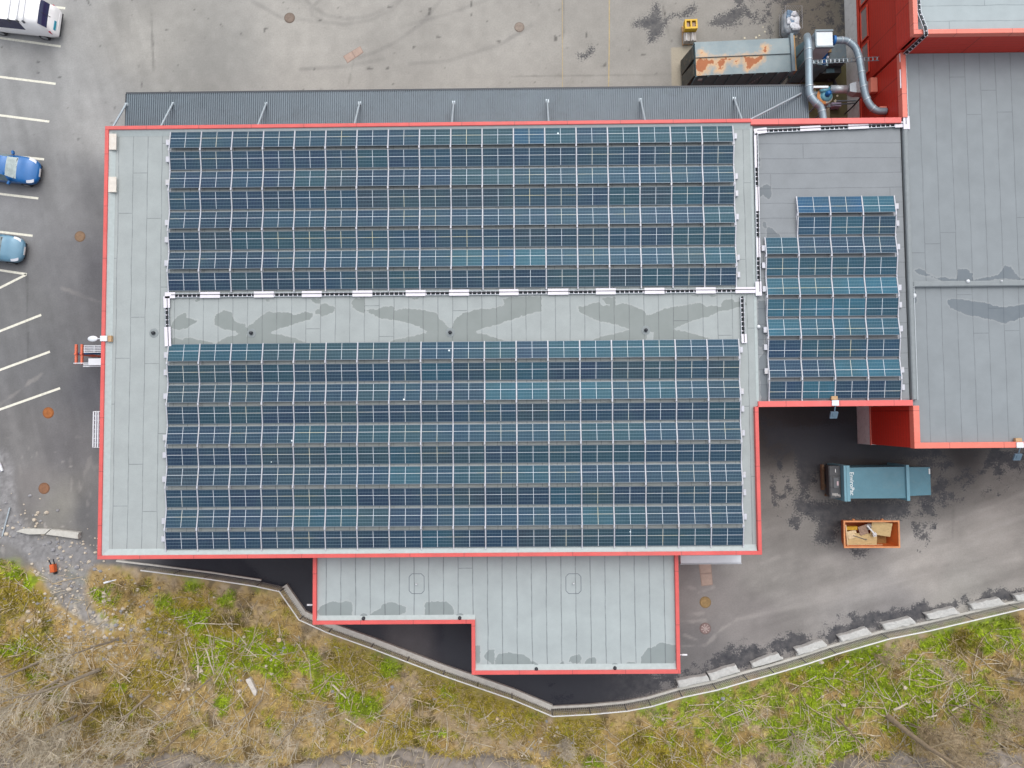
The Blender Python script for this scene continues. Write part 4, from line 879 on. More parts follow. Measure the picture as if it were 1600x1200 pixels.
# ------------------------------------------------------------------ vehicles (lofted shells, x forward)
def catmull(vals, k):
    out = []; n = len(vals)
    for i in range(n-1):
        p0, p1, p2, p3 = vals[max(i-1, 0)], vals[i], vals[i+1], vals[min(i+2, n-1)]
        for j in range(k):
            t = j/k; out.append([.5*(2*b+(c-a)*t+(2*a-5*b+4*c-d)*t*t+(3*b-a-3*c+d)*t**3) for a, b, c, d in zip(p0, p1, p2, p3)])
    out.append(list(vals[-1])); return out
def loft(st, K=4):
    """st: x, half width, z bottom, z belt, roof half width, roof edge z, crown -> half ring of 7 points -> grid"""
    rows = []
    for x, w_, zb, zl, wr, zt, cr in catmull(st, K):
        half = [(.0, zb), (w_*.9, zb), (w_, zb+(zl-zb)*.35), (w_, zb+(zl-zb)*.75), (w_*.975, zl), (wr, zt), (wr*.55, zt+cr*.8), (0, zt+cr)]
        rows.append([(x, -y, z) for y, z in half]+[(x, y, z) for y, z in half[::-1][1:-1]])
    return rows
def vehicle(root, st, paint_m, glass, extra, K=4):
    rows = loft(st, K); nr = len(rows); nc = len(rows[0]); vs = [p for r in rows for p in r]; parts = {}
    for i in range(nr-1):
        for j in range(nc):
            key = glass(i/K, j, nc) or 'body'
            parts.setdefault(key, []).append((i*nc+j, i*nc+(j+1) % nc, (i+1)*nc+(j+1) % nc, (i+1)*nc+j))
    parts['body'] += [tuple(range(nc)), tuple(range((nr-1)*nc, nr*nc))[::-1]]
    for key, fs in parts.items():
        use = sorted({i for f in fs for i in f}); mp = {a: b for b, a in enumerate(use)}
        m = MB(); m.add([vs[i] for i in use], [tuple(mp[i] for i in f)[::-1] for f in fs])
        m.build(key.split('#')[0], extra.get(key.split('#')[0], paint_m), root, True, local=True)
tyre = mat('tyre_rubber', C(48,48,52), .85); rim = mat('wheel_rim', C(170,174,180), .35, .6)
def wheel(root, x, y, r=.32):
    s = 1 if y > 0 else -1
    m = MB(); n = 20; prof = [(r*.62, -.1), (r, -.09), (r, .09), (r*.62, .1)]
    vs = [(x+a*math.cos(2*math.pi*j/n), y+s*b, r+a*math.sin(2*math.pi*j/n)) for a, b in prof for j in range(n)]
    m.add(vs, [(i*n+j, i*n+(j+1) % n, (i+1)*n+(j+1) % n, (i+1)*n+j) for i in range(3) for j in range(n)]+[tuple(range(n)), tuple(range(3*n, 4*n))])
    w_ = m.build('wheel', tyre, root, local=True)
    m = MB(); vs = [(x, y+s*.115, r)]+[(x+r*.6*math.cos(2*math.pi*j/n), y+s*.103, r+r*.6*math.sin(2*math.pi*j/n)) for j in range(n)]
    m.add(vs, [(0, 1+j, 1+(j+1) % n) for j in range(n)]); m.build('rim', rim, w_, local=True)
def carpaint(name, c, metal=.15, rough=.28):
    mm = mat(name, c, rough, metal, var=.05); mm.node_tree.nodes['Principled BSDF'].inputs['Coat Weight'].default_value = .25; return mm
glass_car = mat('car_glass', C(120,140,146), .06, var=.12); screen = mat('windscreen_glass', C(186,204,204), .1, var=.3, scale=2.2); lampm = mat('headlamp_glass', C(226,232,242), .15); plate_m = mat('number_plate', C(240,240,240), .5); blackp = mat('black_plastic', C(46,48,56), .6); red_l = mat('tail_lamp_red', C(206,40,70), .3)
CAR = [(-2.12,.66,.36,.72,.52,.80,.03),(-1.98,.80,.27,.88,.66,.98,.04),(-1.55,.86,.24,.93,.62,1.32,.05),(-1.1,.88,.23,.94,.61,1.42,.06),(-.2,.89,.23,.93,.62,1.44,.06),(.35,.89,.23,.92,.60,1.36,.05),(1.02,.88,.23,.88,.70,.97,.05),(1.5,.87,.24,.80,.70,.86,.05),(1.85,.81,.27,.70,.60,.74,.04),(2.08,.62,.33,.58,.42,.60,.03),(2.16,.42,.38,.50,.30,.52,.02)]
def car_glass(f, j, nc):
    up = j in (5, 6, 7, 8)
    if 5.05 <= f < 5.95 and j in (5, 6, 7, 8): return 'windscreen'
    if 1.1 <= f < 1.95 and j in (5, 6, 7, 8): return 'rear_window'
    if 2.1 <= f < 5.2 and j in (4, 9) and not (3.45 < f < 3.6): return 'side_window#%d' % j
    if 7.2 <= f < 8.45 and j in (4, 9): return 'headlight#%d' % j
    return None
def car(px, ang, z0, pm, label, stations=CAR, scr=screen):
    tip = Vector(P(*px, .45)); d = Vector((math.cos(ang), math.sin(ang))); c = tip-d*2.12
    t = empty('parked_car', (c.x, c.y, 0), label, 'car', 'cars parked in the west lot', ang)
    vehicle(t, stations, pm, car_glass, {'windscreen': scr, 'rear_window': glass_car, 'side_window': glass_car, 'headlight': lampm})
    for x in (-1.3, 1.32):
        for y in (-.80, .80): wheel(t, x, y)
    for s in (-1, 1):
        m = MB(); m.obox((.62, s*1.0, .98), ((.9, s*.3, 0), (-s*.3, .9, 0), (0, 0, 1)), (.07, .12, .07)); m.build('mirror', pm, t, local=True)
    m = MB(); m.box(2.13, -.27, .40, 2.18, .27, .51); m.build('number_plate', plate_m, t, local=True)
    m = MB(); m.obox((2.0, 0, .33), ((1, 0, 0), (0, 1, 0), (0, 0, 1)), (.14, .52, .07)); m.build('bumper', blackp, t, local=True)
    m = MB(); m.obox((.96, -.3, 1.02), ((.1, .99, 0), (-.99, .1, 0), (0, 0, 1)), (.42, .012, .012)); m.obox((.96, .35, 1.02), ((.1, .99, 0), (-.99, .1, 0), (0, 0, 1)), (.3, .012, .012)); m.build('wipers', blackp, t, local=True)
    return t
car((61.5, 270), -.115, 0, carpaint('blue_car_paint', C(0,104,176)), 'bright blue car with pale windscreen parked nose out, second row of the west lot')
car((37.5, 392), -.12, 0, carpaint('teal_car_paint', C(104,150,176)), 'light teal blue car with clear headlamps, only its bonnet inside the frame', [tuple([s[0]*1.0, s[1]*.98]+list(s[2:])) for s in CAR], glass_car)
VAN = [(-2.50,.70,.48,.62,.60,.66,.01),(-2.46,.84,.40,.84,.74,.92,.02),(-2.36,.92,.34,1.05,.80,1.22,.03),(-2.02,.96,.30,1.12,.80,1.86,.04),(-1.7,.97,.28,1.12,.79,1.92,.05),(-.4,.97,.28,1.12,.79,1.93,.05),(1.0,.97,.28,1.12,.78,1.92,.05),(1.4,.97,.28,1.1,.75,1.78,.05),(2.0,.95,.28,1.02,.78,1.16,.05),(2.35,.85,.34,.86,.66,.92,.03),(2.48,.6,.42,.62,.5,.64,.02)]
def van_glass(f, j, nc):
    if 2.1 <= f < 2.95 and j in (5, 6, 7, 8): return 'rear_window'
    if 7.05 <= f < 7.95 and j in (5, 6, 7, 8): return 'windscreen'
    if j in (4, 9) and (4.74 <= f < 5.3 or 5.49 <= f < 6.8): return 'side_window#%d%d' % (j, f > 5.45)
    return None
ang = math.pi-.12; d = Vector((math.cos(ang), math.sin(ang))); tip = Vector(P(91, 36, .6)); c = tip+d*2.42
van = empty('parked_van', (c.x, c.y, 0), 'white van with four roof bars parked with its rear out at the frame corner', 'van', None, ang)
navy_glass = mat('tinted_glass', C(52,56,92), .08, var=.1)
vehicle(van, VAN, carpaint('white_van_paint', C(255,255,255,.9), 0, .3), van_glass, {'rear_window': navy_glass, 'windscreen': navy_glass, 'side_window': navy_glass})
for x in (-1.45, 1.5):
    for y in (-.87, .87): wheel(van, x, y, .33)
grey_bar = mat('roof_bar', C(212,214,220), .4, .3); dgrey = mat('bar_foot', C(80,84,92), .5)
for x in (-1.18, -.78, -.22, .6):
    m = MB(); m.box(x-.02, -.84, 2.01, x+.02, .84, 2.045); b_ = m.build('roof_bar', grey_bar, van, local=True)
    for s in (-1, 1): m = MB(); m.box(x-.045, s*.84-.05, 1.84, x+.045, s*.84+.05, 2.05); m.build('foot', dgrey, b_, local=True)
for s in (-1, 1): m = MB(); m.box(-2.36, s*.83-.09, .86, -2.26, s*.83+.10, 1.14); m.build('tail_light', red_l, van, local=True)
m = MB(); m.obox((-2.47, .36, .93), ((0, 1, 0), (.35, 0, .93), (.93, 0, -.35)), (.30, .07, .03)); m.build('badge_strip', mat('teal_strip', C(30,150,176), .4), van, local=True)
m = MB(); m.bbox(-2.47, -.78, .30, -2.36, .78, .40, .02); m.build('bumper', blackp, van, local=True)
m = MB(); m.obox((-2.22, 0, 1.52), ((0, 1, 0), (.45, 0, .9), (.9, 0, -.45)), (.012, .28, .03)); m.build('wiper', blackp, van, local=True)

# ------------------------------------------------------------------ skips, containers and the extraction plant
def frame_of(q, z):
    """four surveyed corners (nw, ne, se, sw) at height z -> centre, axes, half sizes"""
    c = [Vector(P(*p, z)) for p in q]; ce = sum(c, Vector((0, 0)))/4; ax = ((c[1]-c[0])+(c[2]-c[3])).normalized(); ay = Vector((-ax.y, ax.x))
    lx = ((c[1]-c[0]).length+(c[2]-c[3]).length)/4; ly = (abs((c[0]-c[3]).dot(ay))+abs((c[1]-c[2]).dot(ay)))/4
    return ce, ax, ay, lx, ly
class Loc:
    def __init__(s, q, z): s.c, s.ax, s.ay, s.lx, s.ly = frame_of(q, z); s.ang = math.atan2(s.ax.y, s.ax.x)
    def w(s, x, y, z): p = s.c+s.ax*x+s.ay*y; return (p.x, p.y, z)
    def box(s, m, x0, y0, z0, x1, y1, z1):
        a = s.w((x0+x1)/2, (y0+y1)/2, (z0+z1)/2); m.obox(a, ((s.ax.x, s.ax.y, 0), (s.ay.x, s.ay.y, 0), (0, 0, 1)), (abs(x1-x0)/2, abs(y1-y0)/2, abs(z1-z0)/2)); return m
    def quad(s, m, pts): m.add([s.w(*p) for p in pts], [tuple(range(len(pts)))]); return m
    def hexa(s, m, lo, hi):
        m.add([s.w(*p) for p in lo+hi], [(0, 3, 2, 1), (4, 5, 6, 7), (0, 1, 5, 4), (1, 2, 6, 5), (2, 3, 7, 6), (3, 0, 4, 7)]); return m
def text_mesh(body, size, name, m, parent, M, depth=.004):
    cu = bpy.data.curves.new(name, 'FONT'); cu.body = body; cu.size = size; cu.extrude = depth; cu.align_x = 'CENTER'; cu.align_y = 'CENTER'; cu.offset = size*.012
    to = bpy.data.objects.new('tmp', cu); COL.objects.link(to); dg = bpy.context.evaluated_depsgraph_get(); me = bpy.data.meshes.new_from_object(to.evaluated_get(dg))
    bpy.data.objects.remove(to); off = Vector((0, 0, 0)); q = parent
    while q: off += q.location; q = q.parent
    me.transform(Matrix.Translation(-off)@M); me.materials.clear(); me.materials.append(m); me.name = name
    o = bpy.data.objects.new(name, me); COL.objects.link(o); o.parent = parent; return o
teal = mat('teal_paint', C(92,140,156), .5, .1, var=.08, scale=1.5, dirt=C(126,150,154), dirt_amt=.3); teal_l = mat('teal_paint_light', C(120,168,184), .5, .1, var=.08)
char = mat('charcoal_paint', C(74,76,80), .55, var=.15, dirt=C(120,108,96), dirt_amt=.35); rust = mat('rusty_steel', C(126,100,76), .9, var=.3, scale=6, dirt=C(100,84,70), dirt_amt=.6)
# compactor in the east court
K = Loc([(1318,727),(1455,727.5),(1453.5,780),(1320,783)], 2.3)
cp = empty('waste_compactor', (K.c.x, K.c.y, 0), 'long teal waste compactor with white lettering standing on damp asphalt in the east court', 'waste compactor')
xe = K.lx; yw = K.ly
m = MB(); K.hexa(m, [(-xe+.02, -yw+.22, .25), (xe-1.42, -yw+.22, .25), (xe-1.42, yw-.12, .25), (-xe+.02, yw-.12, .25)], [(-xe+.02, -yw+.12, 2.3), (xe-1.42, -yw+.1, 2.24), (xe-1.42, yw-.1, 2.24), (-xe+.02, yw-.12, 2.3)]); m.build('body', teal, cp)
m = MB(); K.hexa(m, [(xe-1.40, -yw+.3, .3), (xe+.24, -yw+.32, .3), (xe+.24, yw-.25, .3), (xe-1.40, yw-.22, .3)], [(xe-1.40, -yw+.22, 2.16), (xe+.22, -yw+.24, 1.92), (xe+.22, yw-.16, 1.92), (xe-1.40, yw-.14, 2.16)]); m.build('hopper_lid', teal, cp)
for x0, x1 in ((-xe-.06, -xe+.08), (-xe+.1, -xe+.30), (xe-1.50, xe-1.32)):
    m = MB(); K.box(m, x0, -yw-.04, .2, x1, yw+.02, 2.42 if x0 < 0 else 2.36); m.build('rib', teal_l, cp)
m = MB(); K.hexa(m, [(-xe-.25, -yw+.2, .3), (-xe-.07, -yw+.2, .3), (-xe-.07, yw-.1, .3), (-xe-.25, yw-.1, .3)], [(-xe-.78, -yw+.1, 2.0), (-xe-.07, -yw+.1, 2.0), (-xe-.07, yw-.02, 2.0), (-xe-.78, yw-.02, 2.0)]); m.build('press_head', char, cp)
for y0, y1, h in ((-yw+.14, -yw+.75, 2.05), (-yw+.78, yw-.65, 2.06), (yw-.62, yw-.06, 2.04)):
    m = MB(); K.box(m, -xe-.74, y0, 2.003, -xe-.12, y1, h); q = m.build('cover_plate', char, cp)
m = MB(); K.box(m, -xe-.56, -.3, 2.062, -xe-.24, .32, 2.11); m.build('hatch', mat('hatch_grey', C(92,96,100), .5), cp)
m = MB(); K.box(m, -xe-.36, -.16, 2.112, -xe-.26, .1, 2.125); m.build('label_plate', mat('label_pink', C(206,180,184), .5), cp)
m = MB(); K.box(m, -xe-.42, yw-.42, 2.041, -xe-.38, yw-.2, 2.07); m.build('handle', mat('handle_white', C(226,226,226), .5), cp)
lw = mat('lettering_white', C(240,246,246), .5); lg = mat('lettering_grey', C(190,186,180), .5)
M = Matrix.Translation(K.w(-xe+.46, -.03, 2.306))@Matrix.Rotation(K.ang-math.pi/2, 4, 'Z')
text_mesh('EnviroPac', .36, 'lettering', lw, cp, M)
m = MB(); random.seed(4)
for i in range(6): x = -xe-.62+i*.085; K.box(m, x, -yw+.3+random.uniform(-.03, .03)-i*.02, 2.051, x+.06, -yw+.42+random.uniform(0, .08)-i*.02, 2.056)
m.build('scuffed_marks', lg, cp)
m = MB(); K.box(m, xe+.1, yw-.58, 1.94, xe+.19, yw-.25, 1.97); m.build('label_sticker', lw, cp)
for y in (-yw+.06, yw-.42):
    m = MB(); K.box(m, -xe-.2, y-.05, .0, xe+1.1, y+.08, .22); m.build('skid_rail', rust, cp)
m = MB(); K.box(m, -xe-.56, -yw+.45, .3, -xe-.42, yw-.05, .55); K.box(m, -xe-.42, -yw+.6, .35, -xe-.25, -yw+.8, .5); m.build('tow_bar', rust, cp)
m = MB(); K.hexa(m, [(xe+.3, -.5, .1), (xe+.75, -.1, .1), (xe+.75, .1, .1), (xe+.3, .5, .1)], [(xe+.3, -.45, .4), (xe+.7, -.08, .3), (xe+.7, .08, .3), (xe+.3, .45, .4)]); m.build('hook_plate', rust, cp)
# orange open skip
S = Loc([(1317,812.5),(1406.5,813.5),(1407,856),(1319,857.5)], 1.45)
sk = empty('open_skip', (S.c.x, S.c.y, 0), 'small orange open-topped skip full of cardboard beside the teal compactor', 'skip')
org = mat('orange_paint', C(216,106,44), .6, var=.15, scale=2, dirt=C(150,96,60), dirt_amt=.5); org_rim = mat('orange_rim', C(226,150,96), .6, var=.15, dirt=C(160,110,70), dirt_amt=.4)
a, b = S.lx-.05, S.ly-.05; t_ = .045; bx = a-.42; by = b-.12
m = MB()
def skin(m, o):
    A = [(-bx+o, -by+o, .16+o), (bx-o, -by+o, .16+o), (bx-o, by-o, .16+o), (-bx+o, by-o, .16+o)]; B = [(-a+o, -b+o, 1.4), (a-o, -b+o, 1.4), (a-o, b-o, 1.4), (-a+o, b-o, 1.4)]
    return [S.w(*p) for p in A+B]
m.add(skin(m, 0), [(0, 1, 5, 4), (1, 2, 6, 5), (2, 3, 7, 6), (3, 0, 4, 7), (0, 3, 2, 1)]); m.add(skin(m, t_), [(4, 5, 1, 0), (5, 6, 2, 1), (6, 7, 3, 2), (7, 4, 0, 3), (0, 1, 2, 3)]); m.build('tub', org, sk)
m = MB(); r_ = .065
S.box(m, -a-.03, -b-.03, 1.36, a+.03, -b+r_, 1.45); S.box(m, -a-.03, b-r_, 1.36, a+.03, b+.03, 1.45); S.box(m, -a-.03, -b+r_, 1.36, -a+r_, b-r_, 1.45); S.box(m, a-r_, -b+r_, 1.36, a+.03, b-r_, 1.45); m.build('rim', org_rim, sk)
for x in (-.9, .9):
    for s in (-1, 1): m = MB(); S.box(m, x-.06, s*(b+.02)-.05, .9, x+.06, s*(b+.02)+.05, 1.05); m.build('lifting_lug', org_rim, sk)
def cmat(n, c): return mat(n, C(*c), .85, var=.1, scale=4, dirt=C(*[int(v*.75) for v in c]), dirt_amt=.35)
card = cmat('cardboard', (206,178,128)); card2 = cmat('pale_cardboard', (226,200,160)); card3 = cmat('brown_sack', (166,138,120)); ylw = cmat('yellow_card', (206,158,40)); wh = cmat('white_offcut', (228,226,226)); drk = cmat('dark_brown_card', (150,104,52))
def waste(name, label, cat, mm, x, y, z, lx, ly, h, rz, tx=0., ty=0., crum=0.):
    Rm = Matrix.Rotation(S.ang+rz, 3, 'Z')@Matrix.Rotation(tx, 3, 'X')@Matrix.Rotation(ty, 3, 'Y'); ce = Vector(S.w(x, y, z)); n = 8; m = MB(); top = []; bot = []
    for j in range(n+1):
        for i in range(n+1):
            p = Vector(((i/n-.5)*lx, (j/n-.5)*ly, random.uniform(-crum, crum))); top.append(ce+Rm@(p+Vector((0, 0, h/2)))); bot.append(ce+Rm@(p-Vector((0, 0, h/2))))
    k = (n+1)**2; fs = []
    for j in range(n):
        for i in range(n): q = j*(n+1)+i; fs += [(q, q+1, q+n+2, q+n+1), (q+k, q+n+1+k, q+n+2+k, q+1+k)]
    ring = [i for i in range(n+1)]+[(j+1)*(n+1)-1 for j in range(1, n+1)]+[n*(n+1)+i for i in range(n-1, -1, -1)]+[j*(n+1) for j in range(n-1, 0, -1)]
    fs += [(r, r+k, q+k, q) for r, q in zip(ring, ring[1:]+ring[:1])]
    m.add(top+bot, fs); tag(m.build(name, mm), label, cat, 'waste lying in the orange skip')
waste('cardboard_sheet', 'big tan cardboard sheet lying over the east half of the orange skip', 'cardboard', card, .74, .30, 1.16, 1.2, .86, .03, -.13, .12, -.1, .012)
waste('cardboard_sheet', 'dark brown cardboard sheet in the south-east part of the orange skip', 'cardboard', drk, .72, -.42, .7, 1.1, .6, .03, -.02, 0, 0, .008)
waste('cardboard_sheet', 'wide tan cardboard sheet across the bottom south-west of the orange skip', 'cardboard', card, -.42, -.40, .98, 1.95, .78, .03, -.03, .05, .03, .015)
waste('cardboard_sheet', 'pale cardboard flap near the west end of the orange skip', 'cardboard', card2, -1.02, -.08, 1.02, .62, .48, .03, .18, 0, .15, .012)
waste('cardboard_box', 'flattened yellow box in the north-west corner of the orange skip', 'box', ylw, -1.05, .32, 1.0, .66, .22, .2, .02, .1, 0, .01)
waste('paper_sack', 'crumpled brown sack in the middle of the orange skip', 'sack', card3, -.36, .2, 1.1, .52, .6, .03, .35, .2, -.1, .022)
waste('plastic_sheet', 'crumpled grey plastic sheet against the north side of the orange skip', 'plastic sheet', cmat('grey_plastic', (170,164,160)), .12, .42, 1.05, .75, .36, .08, .1, .1, .1, .07)
waste('timber_board', 'white board lying aslant in the middle of the orange skip', 'board', wh, .06, .22, 1.28, .82, .09, .04, -.85, 0, .12)
waste('plastic_scrap', 'white crumpled scrap beside the big cardboard sheet in the orange skip', 'scrap', wh, .3, -.06, 1.2, .24, .22, .05, .4, .2, 0, .06)
waste('timber_lath', 'thin grey lath on the cardboard at the south side of the orange skip', 'lath', cmat('grey_lath', (120,112,104)), -.55, -.28, 1.02, .95, .05, .03, -.3)
waste('timber_lath', 'long tan lath along the south wall of the orange skip', 'lath', card2, -.2, -.74, 1.05, 2.1, .06, .04, .0)
waste('timber_lath', 'pale lath along the west end of the orange skip', 'lath', card2, -1.42, -.1, 1.15, .07, 1.3, .05, .08)

# container by the canopy with rust-stained lid
def container_lid():
    m, nt, b = nodes_of('rust_stained_lid'); p = pos(nt); at = N(nt, 'ShaderNodeAttribute', attribute_name='Rust')
    n = noise(nt, p, 3, 5, .65); n2 = noise(nt, p, 1.1, 4, .6); s = math_n(nt, 'ADD', at.outputs['Fac'], mrange(nt, n, .3, .7, -.18, .18))
    c = mix(nt, mrange(nt, n2, .35, .65, 0, 1), C(138,156,162), C(154,170,174)); c = mix(nt, mrange(nt, noise(nt, p, 7, 5, .7), .55, .75, 0, .35), c, C(190,176,156))
    c = mix(nt, mrange(nt, s, .36, .05, 0, .85), c, C(226,184,136)); c = mix(nt, mrange(nt, s, .02, -.03), c, mix(nt, n, C(158,84,38), C(196,116,58)))
    L(nt, c, b.inputs['Base Color']); b.inputs['Roughness'].default_value = .6; return m
G = Loc([(1087,66),(1237,58.5),(1238.5,111.5),(1087,117.5)], 2.45)
ct_ = empty('waste_container', (G.c.x, G.c.y, 0), 'dark blue-grey ribbed container with a rust-stained pale lid beside the canopy', 'container')
dteal = mat('dark_teal_steel', C(112,142,152), .5, .1, var=.15, scale=2, dirt=C(92,98,92), dirt_amt=.3)
m = MB(); G.hexa(m, [(-G.lx+.02, -G.ly+.1, .2), (G.lx-.02, -G.ly+.1, .2), (G.lx-.02, G.ly-.1, .2), (-G.lx+.02, G.ly-.1, .2)], [(-G.lx+.02, -G.ly+.04, 2.36), (G.lx-.02, -G.ly+.04, 2.36), (G.lx-.02, G.ly-.04, 2.36), (-G.lx+.02, G.ly-.04, 2.36)]); m.build('body', dteal, ct_)
RUST = [zpoly(p, 1060, 10, .125, 2.45) for p in ([(212,664),(355,658),(440,672),(440,695),(385,705),(350,790),(250,815),(214,800)], [(460,690),(500,660),(580,655),(580,700),(550,740),(520,790),(485,790),(490,730)], [(830,640),(1040,630),(1020,680),(960,720),(900,760),(860,770),(845,700)], [(700,690),(760,655),(760,665),(720,700)], [(1070,550),(1080,510),(1105,530),(1085,560)], [(215,815),(270,820),(250,845),(220,845)], [(600,660),(690,648),(640,668)], [(290,575),(310,580),(320,600)])]
n1, n2 = 70, 26
for s in (-1, 1):
    vs = []; rows = []
    me = bpy.data.meshes.new('lid_panel'); y0, y1 = (-G.ly, .03) if s < 0 else (.05, G.ly)
    for j in range(n2+1):
        for i in range(n1+1):
            y = y0+(y1-y0)*j/n2; e = abs(y-.04)/G.ly; x = -G.lx+(2*G.lx-.12)*i/n1; vs.append(Vector(G.w(x, y, 2.46-.05*e+(.02 if s > 0 else 0))))
    fs = [(j*(n1+1)+i, j*(n1+1)+i+1, (j+1)*(n1+1)+i+1, (j+1)*(n1+1)+i) for j in range(n2) for i in range(n1)]
    me.from_pydata([tuple(v-ct_.location) for v in vs], [], fs); xs = np.array([v.x for v in vs]); ys = np.array([v.y for v in vs])
    at = me.attributes.new('Rust', 'FLOAT', 'POINT'); at.data.foreach_set('value', sdf_field(xs, ys, RUST, .6, .6).astype(np.float32)); 
    if 'lidm' not in _cache: _cache['lidm'] = container_lid()
    me.materials.append(_cache['lidm']); o = bpy.data.objects.new('lid_panel', me); COL.objects.link(o); o.parent = ct_
m = MB(); G.box(m, -G.lx, .02, 2.40, G.lx-.1, .045, 2.52); m.build('lid_seam', mat('seam_dark', C(76,92,100), .6), ct_)
gl = mat('grey_blue_steel', C(132,150,160), .5, .1, var=.1, dirt=C(178,140,96), dirt_amt=.3)
m = MB(); G.box(m, G.lx-.11, -G.ly-.06, 2.0, G.lx+.08, G.ly+.2, 2.62); m.build('end_beam', gl, ct_)
m = MB(); G.box(m, G.lx+.1, -G.ly-.02, 2.1, G.lx+.18, G.ly+.1, 2.55); m.build('end_strip', mat('tan_strip', C(206,162,104), .8), ct_)
for i in range(9):
    x = -G.lx+.03+i*(2*G.lx-.2)/8
    for s in (-1, 1):
        m = MB(); G.hexa(m, [(x-.05, s*(G.ly-.1), .2), (x+.05, s*(G.ly-.1), .2), (x+.05, s*(G.ly-.02), .2), (x-.05, s*(G.ly-.02), .2)][::s], [(x-.05, s*(G.ly-.04), 2.36), (x+.05, s*(G.ly-.04), 2.36), (x+.05, s*(G.ly+.04), 2.36), (x-.05, s*(G.ly+.04), 2.36)][::s]); m.build('rib', dteal, ct_)
for s in (-1, 1): m = MB(); G.hexa(m, [(-G.lx-.38, s*G.ly*.5-.5, .25), (-G.lx+.0, s*G.ly*.5-.5, .25), (-G.lx+.0, s*G.ly*.5+.5, .25), (-G.lx-.38, s*G.ly*.5+.5, .25)], [(-G.lx-.1, s*G.ly*.5-.4, 2.1), (-G.lx+.0, s*G.ly*.5-.4, 2.1), (-G.lx+.0, s*G.ly*.5+.4, 2.1), (-G.lx-.1, s*G.ly*.5+.4, 2.1)]); m.build('end_door', mat('grimy_door', C(82,82,76), .8, var=.3, dirt=C(150,130,96), dirt_amt=.7), ct_)
m = MB()                                                     # worn white script up the side, too worn to read
random.seed(9)
for i in range(9): x = .62+i*.09; z = .5+i*.19; G.box(m, x, -G.ly+.02, z, x+.05, -G.ly+.035+.0, z+.16+random.uniform(-.05, .06)); 
m.build('worn_script', mat('worn_white', C(196,206,210), .6), ct_)
m = MB(); G.box(m, -G.lx+.25, -G.ly+.0, 1.75, -G.lx+.5, -G.ly+.035, 1.95); m.build('label_plate', lw, ct_)
for s in (-1, 1): m = MB(); G.box(m, -G.lx+.2, s*.75-.08, 0, G.lx, s*.75+.08, .2); m.build('skid_rail', rust, ct_)

# stationary press with silver hopper, ducts and fan
pr = empty('waste_press', (19, 20.2, 0), 'dark teal stationary press squeezed between the rusty container and the red wall', 'press')
Q = Loc([(1247,63),(1322,60),(1322,106),(1248,110)], 1.8)
m = MB(); Q.hexa(m, [(-Q.lx, -Q.ly, .1), (Q.lx*.15, -Q.ly, .1), (Q.lx*.15, Q.ly, .1), (-Q.lx, Q.ly, .1)], [(-Q.lx+.35, -Q.ly+.35, 2.0), (Q.lx*.15, -Q.ly+.1, 2.0), (Q.lx*.15, Q.ly-.3, 2.0), (-Q.lx+.45, Q.ly-.05, 2.0)]); m.build('throat', dteal, pr)
m = MB(); Q.box(m, Q.lx*.17, -Q.ly*.55, .1, Q.lx, Q.ly*.8, 1.85); m.build('power_pack', mat('press_grey_blue', C(104,124,132), .5, .1, var=.12, dirt=C(130,122,100), dirt_amt=.4), pr)
m = MB(); Q.box(m, Q.lx*.05, -Q.ly, .1, Q.lx*.95, -Q.ly*.57, 1.2); m.build('control_box', mat('press_dark', C(46,54,58), .5), pr)
m = MB(); Q.box(m, Q.lx*.3, -Q.ly*.98, 1.203, Q.lx*.65, -Q.ly*.7, 1.23); m.build('control_panel', mat('panel_teal', C(80,118,130), .4), pr)
m = MB(); Q.box(m, -.75, -.05, 2.02, .45, .32, 2.12); m.build('tan_deck', mat('tan_deck', C(156,128,86), .85, var=.2), pr)
blue = mat('blue_paint', C(16,116,196), .4, .1, var=.1); cyan = mat('cyan_paint', C(110,176,196), .45, .1, var=.12, dirt=C(30,110,150), dirt_amt=.5); sil = mat('silver_sheet', C(206,214,220), .4, .35, var=.07, scale=2, dirt=C(170,172,172), dirt_amt=.3); silg = mat('duct_galvanised', C(158,178,190), .42, .35, var=.1, scale=2.5, dirt=C(130,146,156), dirt_amt=.4)
hp_ = empty('hopper_box', (*P(1286, 60, 4.2), 0), 'silver sheet-metal hopper box on legs with a blue motor below', 'hopper')
H = Loc([(1274.5,48.5),(1301,48),(1301,72.5),(1275,73)], 4.7)
m = MB(); H.hexa(m, [(-H.lx-.02, -H.ly, 3.1), (H.lx, -H.ly, 3.1), (H.lx, H.ly, 3.1), (-H.lx-.02, H.ly, 3.1)], [(-H.lx, -H.ly, 4.7), (H.lx, -H.ly, 4.7), (H.lx, H.ly, 4.7), (-H.lx, H.ly, 4.7)]); m.build('box', sil, hp_)
m = MB(); H.box(m, -H.lx-.03, H.ly-.04, 4.6, H.lx+.03, H.ly+.06, 4.76); H.box(m, -H.lx-.03, -H.ly-.05, 4.55, H.lx+.03, -H.ly+.04, 4.74); H.box(m, -H.lx-.05, -H.ly+.042, 4.62, -H.lx+.03, H.ly-.042, 4.74); m.build('flange', gl, hp_)
for x in (-1, 1):
    for y in (-1, 1): m = MB(); H.box(m, x*(H.lx-.06)-.04, y*(H.ly-.06)-.04, 0, x*(H.lx-.06)+.04, y*(H.ly-.06)+.04, 3.1); m.build('leg', gl, hp_)
mo = P(1286.5, 85, 3.2)
m = MB(); m.tube([(mo[0]-.1, mo[1]+.45, 3.25), (mo[0], mo[1]+.1, 3.25), (mo[0]+.05, mo[1]-.15, 3.2)], [.2, .24, .2], 14); m.tube([(mo[0]+.05, mo[1]-.15, 3.2), (mo[0]+.08, mo[1]-.6, 3.1)], [.13, .11], 12); m.build('motor', blue, hp_, True)
